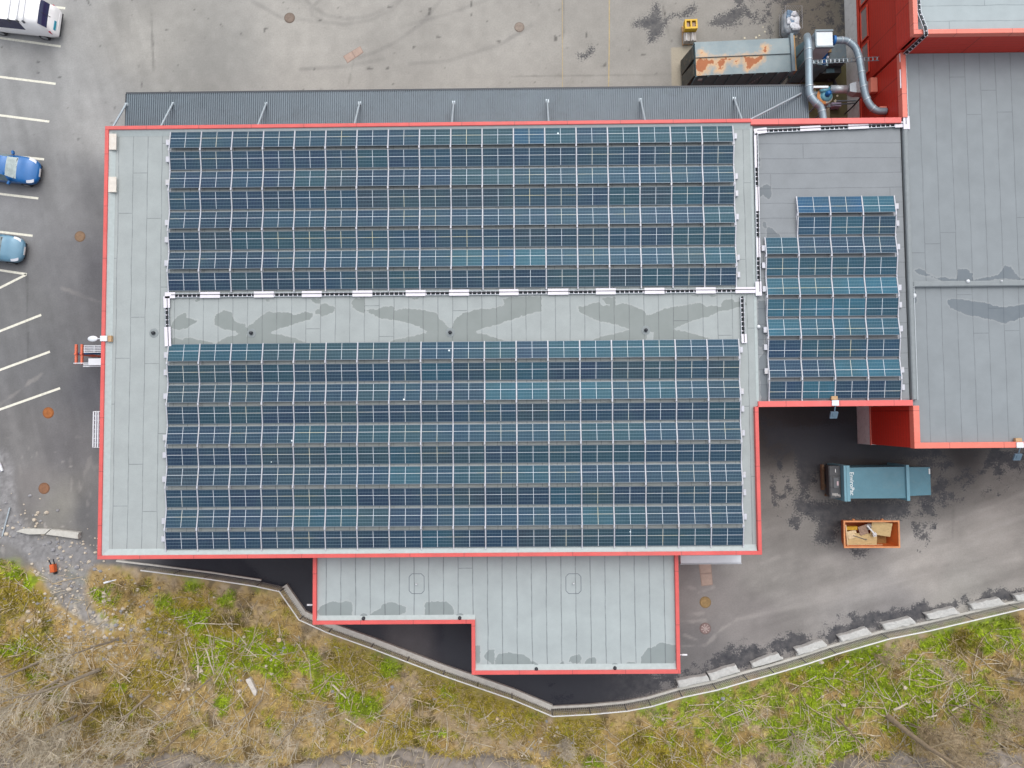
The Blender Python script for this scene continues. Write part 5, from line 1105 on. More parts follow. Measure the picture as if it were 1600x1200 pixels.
for dx, dy in ((-.17, .12), (.22, .22), (.33, .5), (.14, -.32)): m = MB(); m.lathe((mo[0]+dx, mo[1]+dy, 3.42), [(.05, 0), (.08, .03), (.07, .08), (.03, .1)], 12); m.build('valve', lampw, hp_, True)
m = MB(); m.tube([P3(1301, 63, 4.3), P3(1304.5, 63, 4.3)], .27, 20); m.build('inlet_flange', blue, hp_, False)
def smooth_path(pts, k=6): return [tuple(p) for p in catmull([list(p) for p in pts], k)]
def duct(label, pts, r, bands):
    t = empty('air_duct', pts[0], label, 'duct', 'galvanised air ducts of the extraction plant'); pp = smooth_path(pts)
    m = MB(); m.tube(pp, r, 20); m.build('pipe', silg, t, True)
    for i in bands:
        a = Vector(pp[i]); b = Vector(pp[min(i+1, len(pp)-1)]); d = (b-a).normalized()*.03; m = MB(); m.tube([a-d, a+d], r+.022, 20); m.build('band', galv, t)
    return t
duct('long galvanised duct rising past the container and bending over the canopy end', [P3(1261, 62, 2.4), P3(1261, 57, 3.8), P3(1262.5, 64, 4.75), P3(1263.5, 78, 4.9), P3(1264, 110, 4.9), P3(1264.5, 135, 4.9), P3(1266, 148, 4.9), P3(1273, 159, 4.9), P3(1283, 169.5, 4.8), (P(1287, 176, 4.7)[0], Y1+.2, 4.7), (P(1287, 178, 4.7)[0]-.1, Y1-.1, 4.7)], .21, (18, 21, 30, 37, 43, 49))
duct('galvanised duct curving from the silver hopper to the red wall', [P3(1304, 63, 4.3), P3(1313, 62.8, 4.3), P3(1324, 64, 4.3), P3(1335.5, 73, 4.35), P3(1342, 88, 4.4), P3(1346, 110, 4.5), P3(1349, 132, 4.6), P3(1353.5, 152, 4.6), P3(1361, 166, 4.6), P3(1371, 173, 4.6), (EX-.02, P(1378, 174, 4.6)[1], 4.6)], .2, (7, 13, 25, 31, 37, 43, 50))
salm = mat('salmon_box', C(238,142,120), .5, var=.05)
for u0, v0, u1, v1, z, lb in ((1359.5,126,1369,148.5,3.3,'large salmon junction box on the red wall above the fan duct'), (1372.5,166.5,1382,177,4.6,'small salmon collar box where the curving duct meets the red wall')):
    ya_, yb_ = P(1365, v1, z)[1], P(1365, v0, z)[1]; z0 = HC*(1-514/(u1-808)); m = MB(); m.bbox(EX-.40, ya_, z0-.3, EX+.01, yb_, z0, .02); tag(m.build('wall_box', salm), lb, 'wall box')
fan = empty('extraction_fan', (*P(1288, 150, 2.6), 0), 'round cyan and orange extraction fan on a grey stand by the canopy end', 'fan')
fx, fy = P(1289, 150.5, 2.6)
m = MB(); m.lathe((fx, fy, 2.2), [(.42, 0), (.48, .03), (.48, .42), (.45, .46), (.38, .48)], 32); m.build('scroll', mat('pale_fan_paint', C(206,216,204), .5, var=.1), fan, True)
m = MB(); m.lathe((fx+.06, fy, 2.69), [(.37, 0), (.36, .04), (.2, .10), (.1, .12)], 28); m.build('inlet_cone', cyan, fan, True)
m = MB(); m.lathe((fx+.06, fy+.02, 2.8), [(.17, 0), (.17, .05), (.13, .3), (.04, .32)], 16); m.build('motor', blue, fan, True)
m = MB(); vs = []
for j in range(17): a_ = math.pi*(.55+.95*j/16); vs += [(fx+.36*math.cos(a_), fy+.36*math.sin(a_), 2.70), (fx+.52*math.cos(a_), fy+.52*math.sin(a_), 2.66)]
m.add(vs, [(2*i, 2*i+2, 2*i+3, 2*i+1) for i in range(16)]); m.build('orange_band', mat('orange_band', C(216,140,66), .6), fan)
m = MB()
for dx in (-.4, .4):
    for dy in (-.4, .4): m.box(fx+dx-.04, fy+dy-.04, 0, fx+dx+.04, fy+dy+.04, 2.2)
m.box(fx-.5, fy-.5, 2.12, fx+.5, fy+.5, 2.198); m.build('stand', gl, fan)
a1 = P3(1297, 139.5, 2.75); a2 = P3(1325, 139.5, 3.0); a3 = P3(1333, 139.5, 3.1)
m = MB(); m.tube([P3(1281, 143, 2.72), a1], [.12, .17], 16); m.build('outlet', cyan, fan, True)
du = empty('fan_duct', a1, 'short horizontal duct with a flared end running from the fan to the wall', 'duct')
m = MB(); m.tube([a1, a2], .24, 20); m.build('pipe', sil, du, True)
m = MB(); a_ = Vector(a2); wy = .24; b0 = Vector(P3(1334.5, 139.5, 3.1))
m.add([(a_.x, a_.y-wy, a_.z-wy), (a_.x, a_.y+wy, a_.z-wy), (a_.x, a_.y+wy, a_.z+wy), (a_.x, a_.y-wy, a_.z+wy), (b0.x, b0.y-.34, b0.z-.34), (b0.x, b0.y+.34, b0.z-.34), (b0.x, b0.y+.34, b0.z+.3), (b0.x, b0.y-.34, b0.z+.3)], [(0, 1, 5, 4), (1, 2, 6, 5), (2, 3, 7, 6), (3, 0, 4, 7), (0, 3, 2, 1)]); m.build('flare', sil, du)
m = MB(); m.box(b0.x+.003, b0.y-.34, b0.z-.34, EX-.18, b0.y+.34, b0.z+.3); m.build('plenum', mat('plenum_grey', C(176,178,180), .5, .2, var=.1, dirt=C(150,130,110), dirt_amt=.3), du)
# cable ladder from press to wall, brace bars, pallets and litter around
lad = empty('ladder_beam', P3(1268, 94, 4.0), 'grey lattice ladder beam crossing above the press to the red wall', 'ladder beam')
a = Vector(P3(1268, 97, 4.0)); b = Vector((EX, P(1350, 92, 4.0)[1], 4.0)); 
for dy in (-.11, .11): m = MB(); m.tube([a+Vector((0, dy, 0)), b+Vector((0, dy, 0))], .022, 6); m.build('side_rail', gl, lad)
m = MB()
for i in range(16): p = a+(b-a)*(i+.5)/16; m.box(p.x-.025, p.y-.09, p.z-.03, p.x+.025, p.y+.09, p.z+.03)
m.build('rungs', galv, lad)
for p, q, lb in (((1307,158,1.2),(1352,157,1.2),'upper grey pipe rail beside the fan stand'), ((1300,164,1.0),(1352,160,1.0),'lower grey pipe rail beside the fan stand')):
    m = MB(); m.tube([P3(*p), P3(*q)], .05, 8); tag(m.build('pipe_rail', gl), lb, 'pipe', 'pipes by the fan')
for p, q, lb in (((1320,178,.9),(1345,152,2.4),'slanting black pipe between the fan duct and the ground'), ((1303,130,.3),(1308,136,.6),'short black hose by the press foot')):
    m = MB(); m.tube(smooth_path([P3(*p), P3((p[0]+q[0])/2, (p[1]+q[1])/2+1.5, (p[2]+q[2])/2), P3(*q)]), .045, 8); tag(m.build('black_hose', black), lb, 'hose', 'pipes by the fan')
m = MB(); m.tube(smooth_path([P3(1279,120,.15), P3(1288,117,.5), P3(1295,126,.3), P3(1302,124,.15), P3(1306,133,.1)]), .09, 8); tag(m.build('black_hose', black), 'thick black hose coiled on the ground under the press', 'hose', 'pipes by the fan')
m = MB(); c_ = P(1305, 165, .3); m.rbox(*c_, .0, .5, .62, .24, 0); tag(m.build('lilac_box', mat('lilac_plastic', C(200,190,222), .5)), 'lilac plastic box on the ground beside the fan stand', 'box')
for u, v, l, w2, r_, lb in ((1293,172,.25,1.1,0,'narrow upright timber pallet board by the canopy end'), (1272,142,.22,.9,.05,'narrow timber board between the canopy and the fan')):
    c_ = P(u, v, .2); m = MB(); m.rbox(*c_, 0, .25, l, w2, r_); tag(m.build('timber_board', mat('weathered_timber', C(176,164,138), .9, var=.2)), lb, 'board')
m = MB(); p = P3(1270, 136.3, 4.42); q = P3(1294, 136, 4.42); m.obox((Vector(p)+Vector(q))/2, ((1, 0, 0), (0, 1, 0), (0, 0, 1)), ((q[0]-p[0])/2, .06, .05)); tag(m.build('metal_strip', sil), 'pale metal strip level with the canopy gutter beside the long duct', 'strip')

# pallet load, wrapped bale in a wire cage
pa = Loc([(1070,30),(1090,29.5),(1090,59),(1071,60)], .9)
pl = empty('loaded_pallet', (pa.c.x, pa.c.y, 0), 'yellow crate and grey boxes stacked on a pallet on the stained north yard', 'pallet load')
yel = mat('yellow_plastic', C(238,192,30), .5, var=.12, dirt=C(190,150,50), dirt_amt=.4); grb = mat('grey_box', C(190,184,178), .7, var=.1)
m = MB()
for i in range(5): y = -pa.ly+.06+i*(2*pa.ly-.12)/4; pa.box(m, -pa.lx, y-.06, .10, pa.lx, y+.06, .13)
for x in (-pa.lx+.05, 0, pa.lx-.05): pa.box(m, x-.05, -pa.ly, 0, x+.05, pa.ly, .098)
m.build('pallet', wood, pl)
for s in (-1, 1):
    m = MB(); pa.box(m, s*pa.lx*.5-pa.lx*.45, -pa.ly+.02, .14, s*pa.lx*.5+pa.lx*.45, -.05, .55); m.build('grey_box', grb, pl)
    m = MB(); pa.box(m, s*pa.lx*.5-pa.lx*.2, -pa.ly+.05, .553, s*pa.lx*.5-pa.lx*.05, -.1, .62); m.build('box_strap', wh, pl)
m = MB(); x0, x1, y0, y1 = -pa.lx, pa.lx, -.02, pa.ly-.03
for a in ((x0, y0, x0+.1, y1), (x1-.1, y0, x1, y1), (x0+.1, y0, x1-.1, y0+.12), (x0+.1, y1-.1, x1-.1, y1), (-.05, y0+.12, .05, y1-.1)): pa.box(m, a[0], a[1], .5, a[2], a[3], .95)
m.build('yellow_crate', yel, pl)
for s in (-1, 1): m = MB(); pa.box(m, s*.2-.1, y0+.16, .14, s*.2+.1, y1-.14, .82); m.build('packing', mat('brown_packing', C(186,160,140), .8, var=.3), pl)
cg = empty('wire_cage', (*P(1240, 28, .5), 0), 'tall pale wire cage standing open on the yard near the red wall', 'cage')
cgx0, cgy0 = P(1226, 47, 1.0); cgx1, cgy1 = P(1251, 12, 1.0)
wire = mat('cage_wire', C(200,200,204), .5, .3)
for z in (.2, .7, 1.2):
    m = MB(); m.tube([(cgx0, cgy0, z), (cgx1, cgy0, z), (cgx1, cgy1, z), (cgx0, cgy1, z), (cgx0, cgy0, z)], .014, 5); m.build('hoop', wire, cg)
m = MB()
for i in range(9):
    for (ax0, ay0, ax1, ay1) in ((cgx0, cgy0, cgx1, cgy0), (cgx1, cgy0, cgx1, cgy1), (cgx0, cgy1, cgx1, cgy1), (cgx0, cgy0, cgx0, cgy1)): x = ax0+(ax1-ax0)*i/9; y = ay0+(ay1-ay0)*i/9; m.tube([(x, y, .05), (x, y, 1.25)], .007, 4)
m.build('bars', wire, cg)
bx_, by_ = P(1236, 36, .7)
def bale(name, label, cat, cx, cy, z0, lx, ly, h, mm, seed, parent=None, n=14, rough=.06):
    random.seed(seed); g = MB(); vs = []; fs = []
    k = 26
    for j in range(n+1):
        ph = math.pi*j/n; zz = math.cos(ph); rr = max(0, 1-abs(zz)**5)**.5
        for i in range(k):
            th = 2*math.pi*i/k; ex = lambda a: math.copysign(abs(a)**.45, a)
            x = ex(math.cos(th))*rr*lx/2*random.uniform(1-rough, 1+rough); y = ex(math.sin(th))*rr*ly/2*random.uniform(1-rough, 1+rough)
            vs.append((cx+x, cy+y, z0+h/2-zz*h/2*random.uniform(1-rough, 1+rough*.5)))
    for j in range(n):
        for i in range(k): fs.append((j*k+i, j*k+(i+1) % k, (j+1)*k+(i+1) % k, (j+1)*k+i))
    g.add(vs, fs); o = g.build(name, mm, parent, True)
    if parent is None: tag(o, label, cat)
    return o
bg_ = empty('wrapped_bale', (bx_, by_, 0), 'white wrapped bale of scraps in clear film standing inside the wire cage', 'bale')
bale('film', None, None, bx_, by_, 0, 1.02, 1.55, 1.0, mat('grey_film', C(186,194,202), .3, var=.35, scale=3, dirt=C(90,98,106), dirt_amt=.5), 3, bg_)
for i in range(22):
    random.seed(40+i); bale('scrap', None, None, bx_+random.uniform(-.3, .3), by_+random.uniform(-.58, .58), .9, random.uniform(.25, .4), random.uniform(.22, .36), .2, [lampw, lampw, lampw, mat('blue_scrap', C(130,160,190), .5)][i % 4], i, bg_, 6, .12)

# ------------------------------------------------------------------ things on the west side
rk = empty('storage_rack', (*P(130, 553, 1.5), 0), 'orange-armed storage rack with white mesh trays against the west wall of the hall', 'rack')
oc = mat('orange_beam', C(240,122,88), .5, var=.08)
for u in (119, 128):
    for v0, v1 in ((538, 552), (554, 569)):
        a = P(u, v0, 1.8); b = P(u+.5, v1, 1.8); m = MB(); m.box(a[0]-.06, b[1], 1.72, a[0]+.06, a[1], 1.84); m.build('beam', oc, rk)
    a = P(u, 553, 1.8); m = MB(); m.box(a[0]-.07, a[1]-.05, 0, a[0]+.07, a[1]+.05, 1.9); m.build('upright', oc, rk)
for v in (567.5, 570, 572.5):
    a = P(115 if v < 569 else 130, v, 1.9); m = MB(); m.box(a[0], a[1]-.025, 1.86, X0-.03, a[1]+.025, 1.91); m.build('arm', lampw, rk)
m = MB(); a = P(122, 552.6, 1.7); m.box(a[0], a[1]-.06, 1.62, X0-.03, a[1]+.06, 1.715); m.build('cross_beam', mat('dark_blue_beam', C(20,74,120), .5), rk)
a = P(132, 552, 2.0); b = P(155, 540, 2.0); m = MB()
for i in range(7): x = a[0]+(X0-.06-a[0])*i/6; m.box(x-.02, a[1]+.05, 1.98, x+.02, b[1], 2.02)
for i in range(5): y = a[1]+.05+(b[1]-a[1]-.05)*i/4; m.box(a[0]-.02, y-.02, 2.022, X0-.04, y+.02, 2.06)
m.build('mesh_tray', lampw, rk)
m = MB(); m.box(a[0]+.04, a[1]+.06, 1.88, X0-.05, b[1]-.02, 1.975); m.build('tray_base', mat('tray_grey', C(176,182,192), .6, var=.35, scale=5, dirt=C(214,120,90), dirt_amt=.6), rk)
a = P(138.5, 571, 2.0); b = P(155, 560, 2.0); m = MB(); m.bbox(a[0], a[1], 1.94, X0-.04, b[1], 2.06, .02); m.build('white_panel', lampw, rk)
m = MB(); c_ = P(153.5, 545, 2.0); m.box(X0-.12, P(155, 573, 2)[1], 1.2, X0-.045, P(155, 535, 2)[1], 1.85); m.build('back_frame', oc, rk)
ld = empty('white_ladder', (*P(149.5, 670, 2), 0), 'white ladder frame hung lengthwise on the west wall of the hall', 'ladder')
ya_, yb_ = P(149, 699, 2.2)[1], P(149, 643, 2.2)[1]
for u in (145.8, 149.6, 153.2): x = P(u, 670, 2.2)[0]; m = MB(); m.box(x-.035, ya_, 2.15, x+.035, yb_, 2.22); m.build('rail', lampw, ld)
m = MB(); x0 = P(145.8, 670, 2.2)[0]
for i in range(9): y = ya_+(yb_-ya_)*i/8; m.box(x0-.03, y-.025, 2.1, X0-.02, y+.025, 2.148)
m.build('rungs', lampw, ld)
m = MB(); m.box(x0+.05, ya_+.05, 2.04, X0+.0, yb_-.05, 2.095); m.build('backing', mat('ladder_backing', C(190,196,206), .6), ld)

# broken concrete beam, barrow, pole, manholes
for q, lb in (([(25,830.5),(36,826),(78,827),(69.5,834.5),(45,835)], 'long pale concrete beam piece, west half of the broken pair on the gravel'), ([(79.5,827.3),(123.5,832),(121.5,836),(122,842),(71,835)], 'pale concrete beam piece with a chipped end, east half of the broken pair on the gravel')):
    c = [P(*p, .3) for p in q]; m = MB(); m.prism(c, -.05, .3); tag(m.build('concrete_beam', conc), lb, 'concrete beam', 'broken concrete beam')
wb = empty('wheelbarrow', (*P(83, 887, .3), 0), 'small orange barrow with two dark handles on the gravel path', 'wheelbarrow', None, .12)
bx0, by0 = P(83, 889, .4); wbl = wb.location
m = MB(); m.bbox(-.14, -.28, .15, .14, .22, .5, .06); m.build('tray', mat('barrow_orange', C(226,104,46), .5), wb, local=True)
for s in (-1, 1): m = MB(); m.tube([(s*.11, .2, .3), (s*.15, .55, .42)], .035, 8); m.build('handle', black, wb, local=True)
m = MB(); m.lathe((0, -.36, .02), [(.05, 0), (.1, .05), (.1, .18), (.05, .24)], 14); m.build('wheel', tyre, wb, True, local=True)
m = MB(); m.tube([P3(15.5, 793, .06), P3(3.5, 838, .06)], .05, 8); tag(m.build('steel_pole', galv), 'grey steel pole lying on the gravel at the west edge', 'pole')
m = MB(); m.tube([P3(-1, 724, .08), P3(3.5, 736, .08)], .09, 8); tag(m.build('plastic_pipe', lampw), 'short white pipe on the gravel edge at the frame border', 'pipe')
def manhole(u, v, r, c, label, spokes=False):
    x, y = P(u, v, 0); t = empty('manhole_cover', (x, y, 0), label, 'manhole cover', 'round manhole covers')
    m = MB(); m.lathe((x, y, -.02), [(r, 0), (r, .028), (r*.86, .03)], 36); m.build('ring', mat('ring_'+label.split()[0], tuple(k*.72 for k in C(*c)), .8, var=.25, scale=6), t)
    m = MB(); m.lathe((x, y, .012), [(r*.84, 0), (r*.82, .012)], 36)
    m.build('lid', mat('lid_'+label.split()[0], C(*c), .85, var=.25, scale=5, dirt=tuple(k*.6 for k in C(*c)), dirt_amt=.5), t)
    if spokes:
        m = MB()
        for i in range(4): a_ = math.pi*i/4+.2; m.rbox(x, y, .026, .034, r*1.5, .035, a_)
        m.build('lid_pattern', mat('lid_pattern', C(206,190,184), .8), t)
manhole(125, 369.5, .36, (150,122,96), 'brownish manhole cover in the asphalt west of the hall')
manhole(75.5, 645, .37, (176,108,56), 'orange-rusted manhole cover near the last parking line')
manhole(69, 763, .37, (150,108,80), 'dusty rust-brown manhole cover above the gravel edge')
manhole(452.5, 28, .36, (140,124,112), 'grey-brown manhole cover on the wheel-marked north yard', False)
manhole(811.5, 42.5, .34, (160,146,134), 'pale manhole cover set in a round asphalt patch on the north yard')
manhole(1102, 941, .37, (166,138,92), 'tan manhole cover on the yard east of the extension')
manhole(1102, 982, .37, (150,128,124), 'greyish spoked manhole cover south of the tan one', True)
def drain_cover(pts, label):
    c = [P(*p) for p in pts]; ce = Vector((sum(p[0] for p in c)/4, sum(p[1] for p in c)/4)); t = empty('drain_cover', (*ce, 0), label, 'drain cover', 'rectangular drain covers')
    pk = mat('pinkish_concrete', C(190,166,152), .9, var=.12, scale=4, dirt=C(150,136,126), dirt_amt=.4)
    def sc(k): return [tuple(ce+(Vector(p)-ce)*k) for p in c]
    m = MB(); m.prism(sc(1.0), -.02, .006); m.build('frame', mat('pink_frame', C(168,146,134), .9, var=.1), t)
    d = (Vector(c[1])-Vector(c[0])); 
    for k in (0, 1):
        a0 = Vector(c[0]).lerp(Vector(c[1]), .5*k); a1 = Vector(c[0]).lerp(Vector(c[1]), .5*k+.5); b0 = Vector(c[3]).lerp(Vector(c[2]), .5*k); b1 = Vector(c[3]).lerp(Vector(c[2]), .5*k+.5)
        cc_ = (a0+a1+b0+b1)/4; m = MB(); m.prism([tuple(cc_+(p-cc_)*.86) for p in (a0, a1, b1, b0)], .0, .016); m.build('lid', pk, t)
drain_cover([(536,88),(563,72),(568,82),(543,99)], 'pinkish double drain cover set aslant on the north yard')
drain_cover([(1114,914),(1111,877),(1091,877),(1096,916)], 'long pink drain cover sticking out under the white awning')
random.seed(21)                                              # scraps of litter around the press
LIT = [(1186,56),(1195,50),(1163,60),(1220,63),(1243,57),(1250,60),(1192,43),(1181,59),(1270,75),(1303,92),(1313,80),(1268,80),(1238,123),(1243,121),(1305,158),(1308,150)]
m = MB()
for u, v in LIT:
    x, y = P(u, v); k = random.randint(4, 6); r_ = random.uniform(.05, .16); a0 = random.uniform(0, 6)
    m.prism([(x+r_*random.uniform(.5, 1)*math.cos(a0+6.28*i/k), y+r_*random.uniform(.5, 1)*math.sin(a0+6.28*i/k)) for i in range(k)], .004, .03)
tag(m.build('litter', mat('paper_litter', C(230,222,196), .9)), 'scattered scraps of pale litter around the press', 'litter', None, 'stuff')

# ------------------------------------------------------------------ vegetation on the bank
def veg_mask(x, y):
    z = land(x, y); u, v = to_px(x, y, z); d = np.interp(x, _kx, _ky)-y
    gs = sdf_poly(x, y, [P(*p) for p in GRAVEL])
    return z, u, v, d, gs
def grass():
    n = 330000
    x = rng.uniform(-37, 37, n); y = rng.uniform(-27, -5.5, n)
    z, u, v, d, gs = veg_mask(x, y); c, gg, go = veg_color(x, y, u, v)
    dens = .22+.6*gg+.45*go+.35*(fbm(x, y, .8, 121, 3)-.4)
    keep = (d > .9) & (gs > .35) & (rockw(u, v, x, y) < .3) & (rng.random(n) < dens)
    x, y, z, c, gg, go = x[keep], y[keep], z[keep], c[keep], gg[keep], go[keep]; n = len(x)
    a = rng.uniform(0, 2*np.pi, n); ln = rng.uniform(.10, .30, n)*(1+.5*(1-gg)); wd = rng.uniform(.012, .028, n)*(1+.5*gg); tilt = rng.uniform(.75, 1.5, n)
    dx, dy, dz = np.cos(a)*np.sin(tilt)*ln, np.sin(a)*np.sin(tilt)*ln, np.cos(tilt)*ln; px, py = -np.sin(a)*wd, np.cos(a)*wd
    V = np.stack([np.stack([x-px, y-py, z-.01], 1), np.stack([x+px, y+py, z-.01], 1), np.stack([x+dx*.6+px*.6, y+dy*.6+py*.6, z+dz*.75], 1), np.stack([x+dx, y+dy, z+dz*.95], 1), np.stack([x+dx*.6-px*.6, y+dy*.6-py*.6, z+dz*.75], 1)], 1).reshape(-1, 3)
    me = bpy.data.meshes.new('grass'); me.vertices.add(n*5); me.vertices.foreach_set('co', V.astype(np.float32).ravel())
    me.loops.add(n*5); me.loops.foreach_set('vertex_index', np.arange(n*5, dtype=np.int32)); me.polygons.add(n); me.polygons.foreach_set('loop_start', np.arange(0, n*5, 5, dtype=np.int32)); me.polygons.foreach_set('loop_total', np.full(n, 5, np.int32))
    j = rng.uniform(.8, 1.75, n)[:, None]; cc = c*j
    st = (rng.random(n) < .22*(1-gg)+.05)[:, None]; cc = np.where(st, np.array(lin((206,184,140)))*ALB*rng.uniform(.7, 1.1, n)[:, None], cc)
    col = np.concatenate([np.repeat(np.clip(cc, 0, .7), 5, 0), np.ones((n*5, 1))], 1)
    at = me.attributes.new('Col', 'FLOAT_COLOR', 'POINT'); at.data.foreach_set('color', col.astype(np.float32).ravel()); me.update(calc_edges=True)
    m, nt, b = nodes_of('grass'); q = N(nt, 'ShaderNodeAttribute', attribute_name='Col'); L(nt, q.outputs['Color'], b.inputs['Base Color']); b.inputs['Roughness'].default_value = .85; b.inputs['Specular IOR Level'].default_value = .15
    me.materials.append(m); o = bpy.data.objects.new('grass', me); COL.objects.link(o)
    tag(o, 'rough spring grass, moss and dry straw covering the bank', 'grass', None, 'stuff')
grass()
bark = mat('grey_bark', C(176,164,146), .9, var=.25, scale=6, dirt=C(104,92,76), dirt_amt=.5); twig_m = mat('dry_twigs', C(206,186,152), .9, var=.3, scale=2, dirt=C(120,102,80), dirt_amt=.6)
twig_p = mat('pale_twigs', C(214,202,180), .9, var=.25, scale=2); bark_d = mat('brown_bark', C(166,148,124), .9, var=.3, scale=6, dirt=C(150,136,116), dirt_amt=.5)
def twigs():
    random.seed(33); m = MB(); k = 0
    while k < 3000:
        x = random.uniform(-36, 36); y = random.uniform(-26, -7); z = land1(x, y); u, v = to_px(x, y, z); d = float(np.interp(x, _kx, _ky))-y
        if d < 1.2 or v > 1230 or u < -60 or u > 1660: continue
        if random.random() > (.35 if v < 1000 else .8): continue
        k += 1; l = random.choice([.4, .6, .8, 1.1, 1.6, 2.3])*random.uniform(.7, 1.3); a = random.gauss(1.2, .9) if u < 800 else random.gauss(2.1, 1.0); r = random.uniform(.01, .026)*(1+.25*l); pts = []
        for i in range(4): pts.append((x, y, land1(x, y)+.05+.04*math.sin(i*2+k)+random.uniform(0, .05))); a += random.uniform(-.3, .3); x += math.cos(a)*l/3; y += math.sin(a)*l/3
        if float(np.interp(x, _kx, _ky))-y < .9: continue
        m.mi = 0 if random.random() < .6 else 1; m.tube(pts, [r, r*.9, r*.7, r*.4], 4, False)
    tag(m.build('fallen_twigs', [twig_m, twig_p]), 'dry twigs and cut branches strewn over the bank', 'twigs', None, 'stuff')
twigs()
def stones():
    random.seed(5); m = MB(); k = 0; cents = [(150,985,150,70,330), (40,820,50,40,60), (110,900,60,40,120), (420,1020,60,30,40), (850,1165,70,35,60), (330,1060,120,60,60), (1280,1060,220,80,60), (1100,1110,100,40,30), (600,1080,150,60,40), (130,850,60,15,40)]
    for cu, cv, su, sv, n in cents:
        for _ in range(n):
            u, v = random.gauss(cu, su*.55), random.gauss(cv, sv*.55); x, y, z = PL(u, v)
            if float(np.interp(x, _kx, _ky))-y < .6 and u > 180: continue
            if x > -23.9 and y > -8: continue
            r = random.choice([.04, .06, .06, .09, .14])*random.uniform(.7, 1.3); vs = []; kk = 7; a0 = random.uniform(0, 6)
            for j, (rr, zz) in enumerate(((1, -.3), (.95, .35), (.5, .7))):
                for i in range(kk): q = rr*r*random.uniform(.75, 1.2); vs.append((x+q*math.cos(a0+6.28*i/kk), y+q*.8*math.sin(a0+6.28*i/kk), z+zz*r*random.uniform(.8, 1.2)))
            m.mi = random.choice([0, 0, 1]); m.add(vs, [(j*kk+i, j*kk+(i+1) % kk, (j+1)*kk+(i+1) % kk, (j+1)*kk+i) for j in range(2) for i in range(kk)]+[tuple(2*kk+i for i in range(kk))])
    tag(m.build('loose_stones', [mat('pale_stone', C(214,202,184), .9, var=.2, scale=8), mat('grey_stone', C(160,160,164), .9, var=.2, scale=8)]), 'pale and grey stones scattered down the bank', 'stones', None, 'stuff')
stones()
slab = empty('stone_slab', PL(395, 1072), 'long white weathered slab lying on the bank among dry leaves', 'slab')
c = [PL(*p) for p in ((386,1060),(393,1057),(403,1078),(402,1084),(399,1085))]; zz = max(q[2] for q in c); m = MB(); m.prism([q[:2] for q in c], zz-.15, zz+.22); m.build('slab', mat('white_slab', C(224,218,210), .85, var=.2, scale=5, dirt=C(150,140,128), dirt_amt=.5), slab)
for u, v, lb, r in ((437,999,'sawn stump with a pale ring on the mossy bank',.16), (777,1122,'pale sawn stump, larger of two on the mossy bank below the fence bend',.11), (786,1125,'pale sawn stump, smaller of two on the mossy bank below the fence bend',.08)):
    x, y, z = PL(u, v); t = empty('tree_stump', (x, y, z), lb, 'stump', 'sawn stumps on the bank'); m = MB(); m.lathe((x, y, z-.1), [(r*1.15, 0), (r, .22)], 14); m.build('bark', bark, t); m = MB(); m.lathe((x, y, z+.125), [(r*.9, 0), (r*.88, .012)], 14); m.build('cut_face', mat('cut_wood', C(222,196,156), .8, var=.15, scale=10), t)

# bare trees: the camera looks straight down on them, so they lean away from the middle of the picture
def tree(u, v, h, r0, label, seed, lean=(0, 0), bm=bark, dens=1., multi=1):
    rnd = random.Random(seed); x, y, z = PL(u, v); t = empty('bare_tree', (x, y, z), label, 'tree', 'bare trees on the bank')
    tr = MB(); br = MB()
    def grow(m, p, d, l, r, lev):
        n = 5; pts = [p]; rs = [r]
        for i in range(n):
            d = (d+Vector((rnd.uniform(-.12, .12), rnd.uniform(-.12, .12), rnd.uniform(-.03, .07)))*(1+.4*lev)).normalized(); p = p+d*l/n; pts.append(p); rs.append(r*(1-.75*(i+1)/n))
        m.tube(pts, rs, 7 if lev == 0 else (5 if lev == 1 else 3), False)
        if lev < 3:
            k = int(({0: 17, 1: 8, 2: 4}[lev])*dens)
            for i in range(k):
                f = rnd.uniform(.22 if lev == 0 else .15, 1.); j = min(n-1, int(f*n)); q = pts[j].lerp(pts[j+1], f*n-j); a = rnd.uniform(0, 6.28); sp = rnd.uniform(.45, 1.0)
                s = Vector((math.cos(a), math.sin(a), 0)); dd = (d*math.cos(sp)+(s-d*s.dot(d)).normalized()*math.sin(sp)); dd.z += .12; dd.normalize()
                grow(br, q, dd, l*rnd.uniform(.25, .5)*(1-.35*f if lev == 0 else 1), max(.011, rs[j]*rnd.uniform(.3, .5)), lev+1)
    for k in range(multi):
        dv = Vector((lean[0]+(rnd.uniform(-.28, .28) if multi > 1 else 0), lean[1]+(rnd.uniform(-.28, .28) if multi > 1 else 0), 1)).normalized()
        grow(tr, Vector((x+(rnd.uniform(-.2, .2) if multi > 1 else 0), y+(rnd.uniform(-.2, .2) if multi > 1 else 0), z-.1)), dv, h*(rnd.uniform(.7, 1) if multi > 1 else 1), r0*(rnd.uniform(.6, 1) if multi > 1 else 1), 0)
    tr.build('trunk', bm, t, True); br.build('branches', twig_m if bm is not bark else twig_p, t)
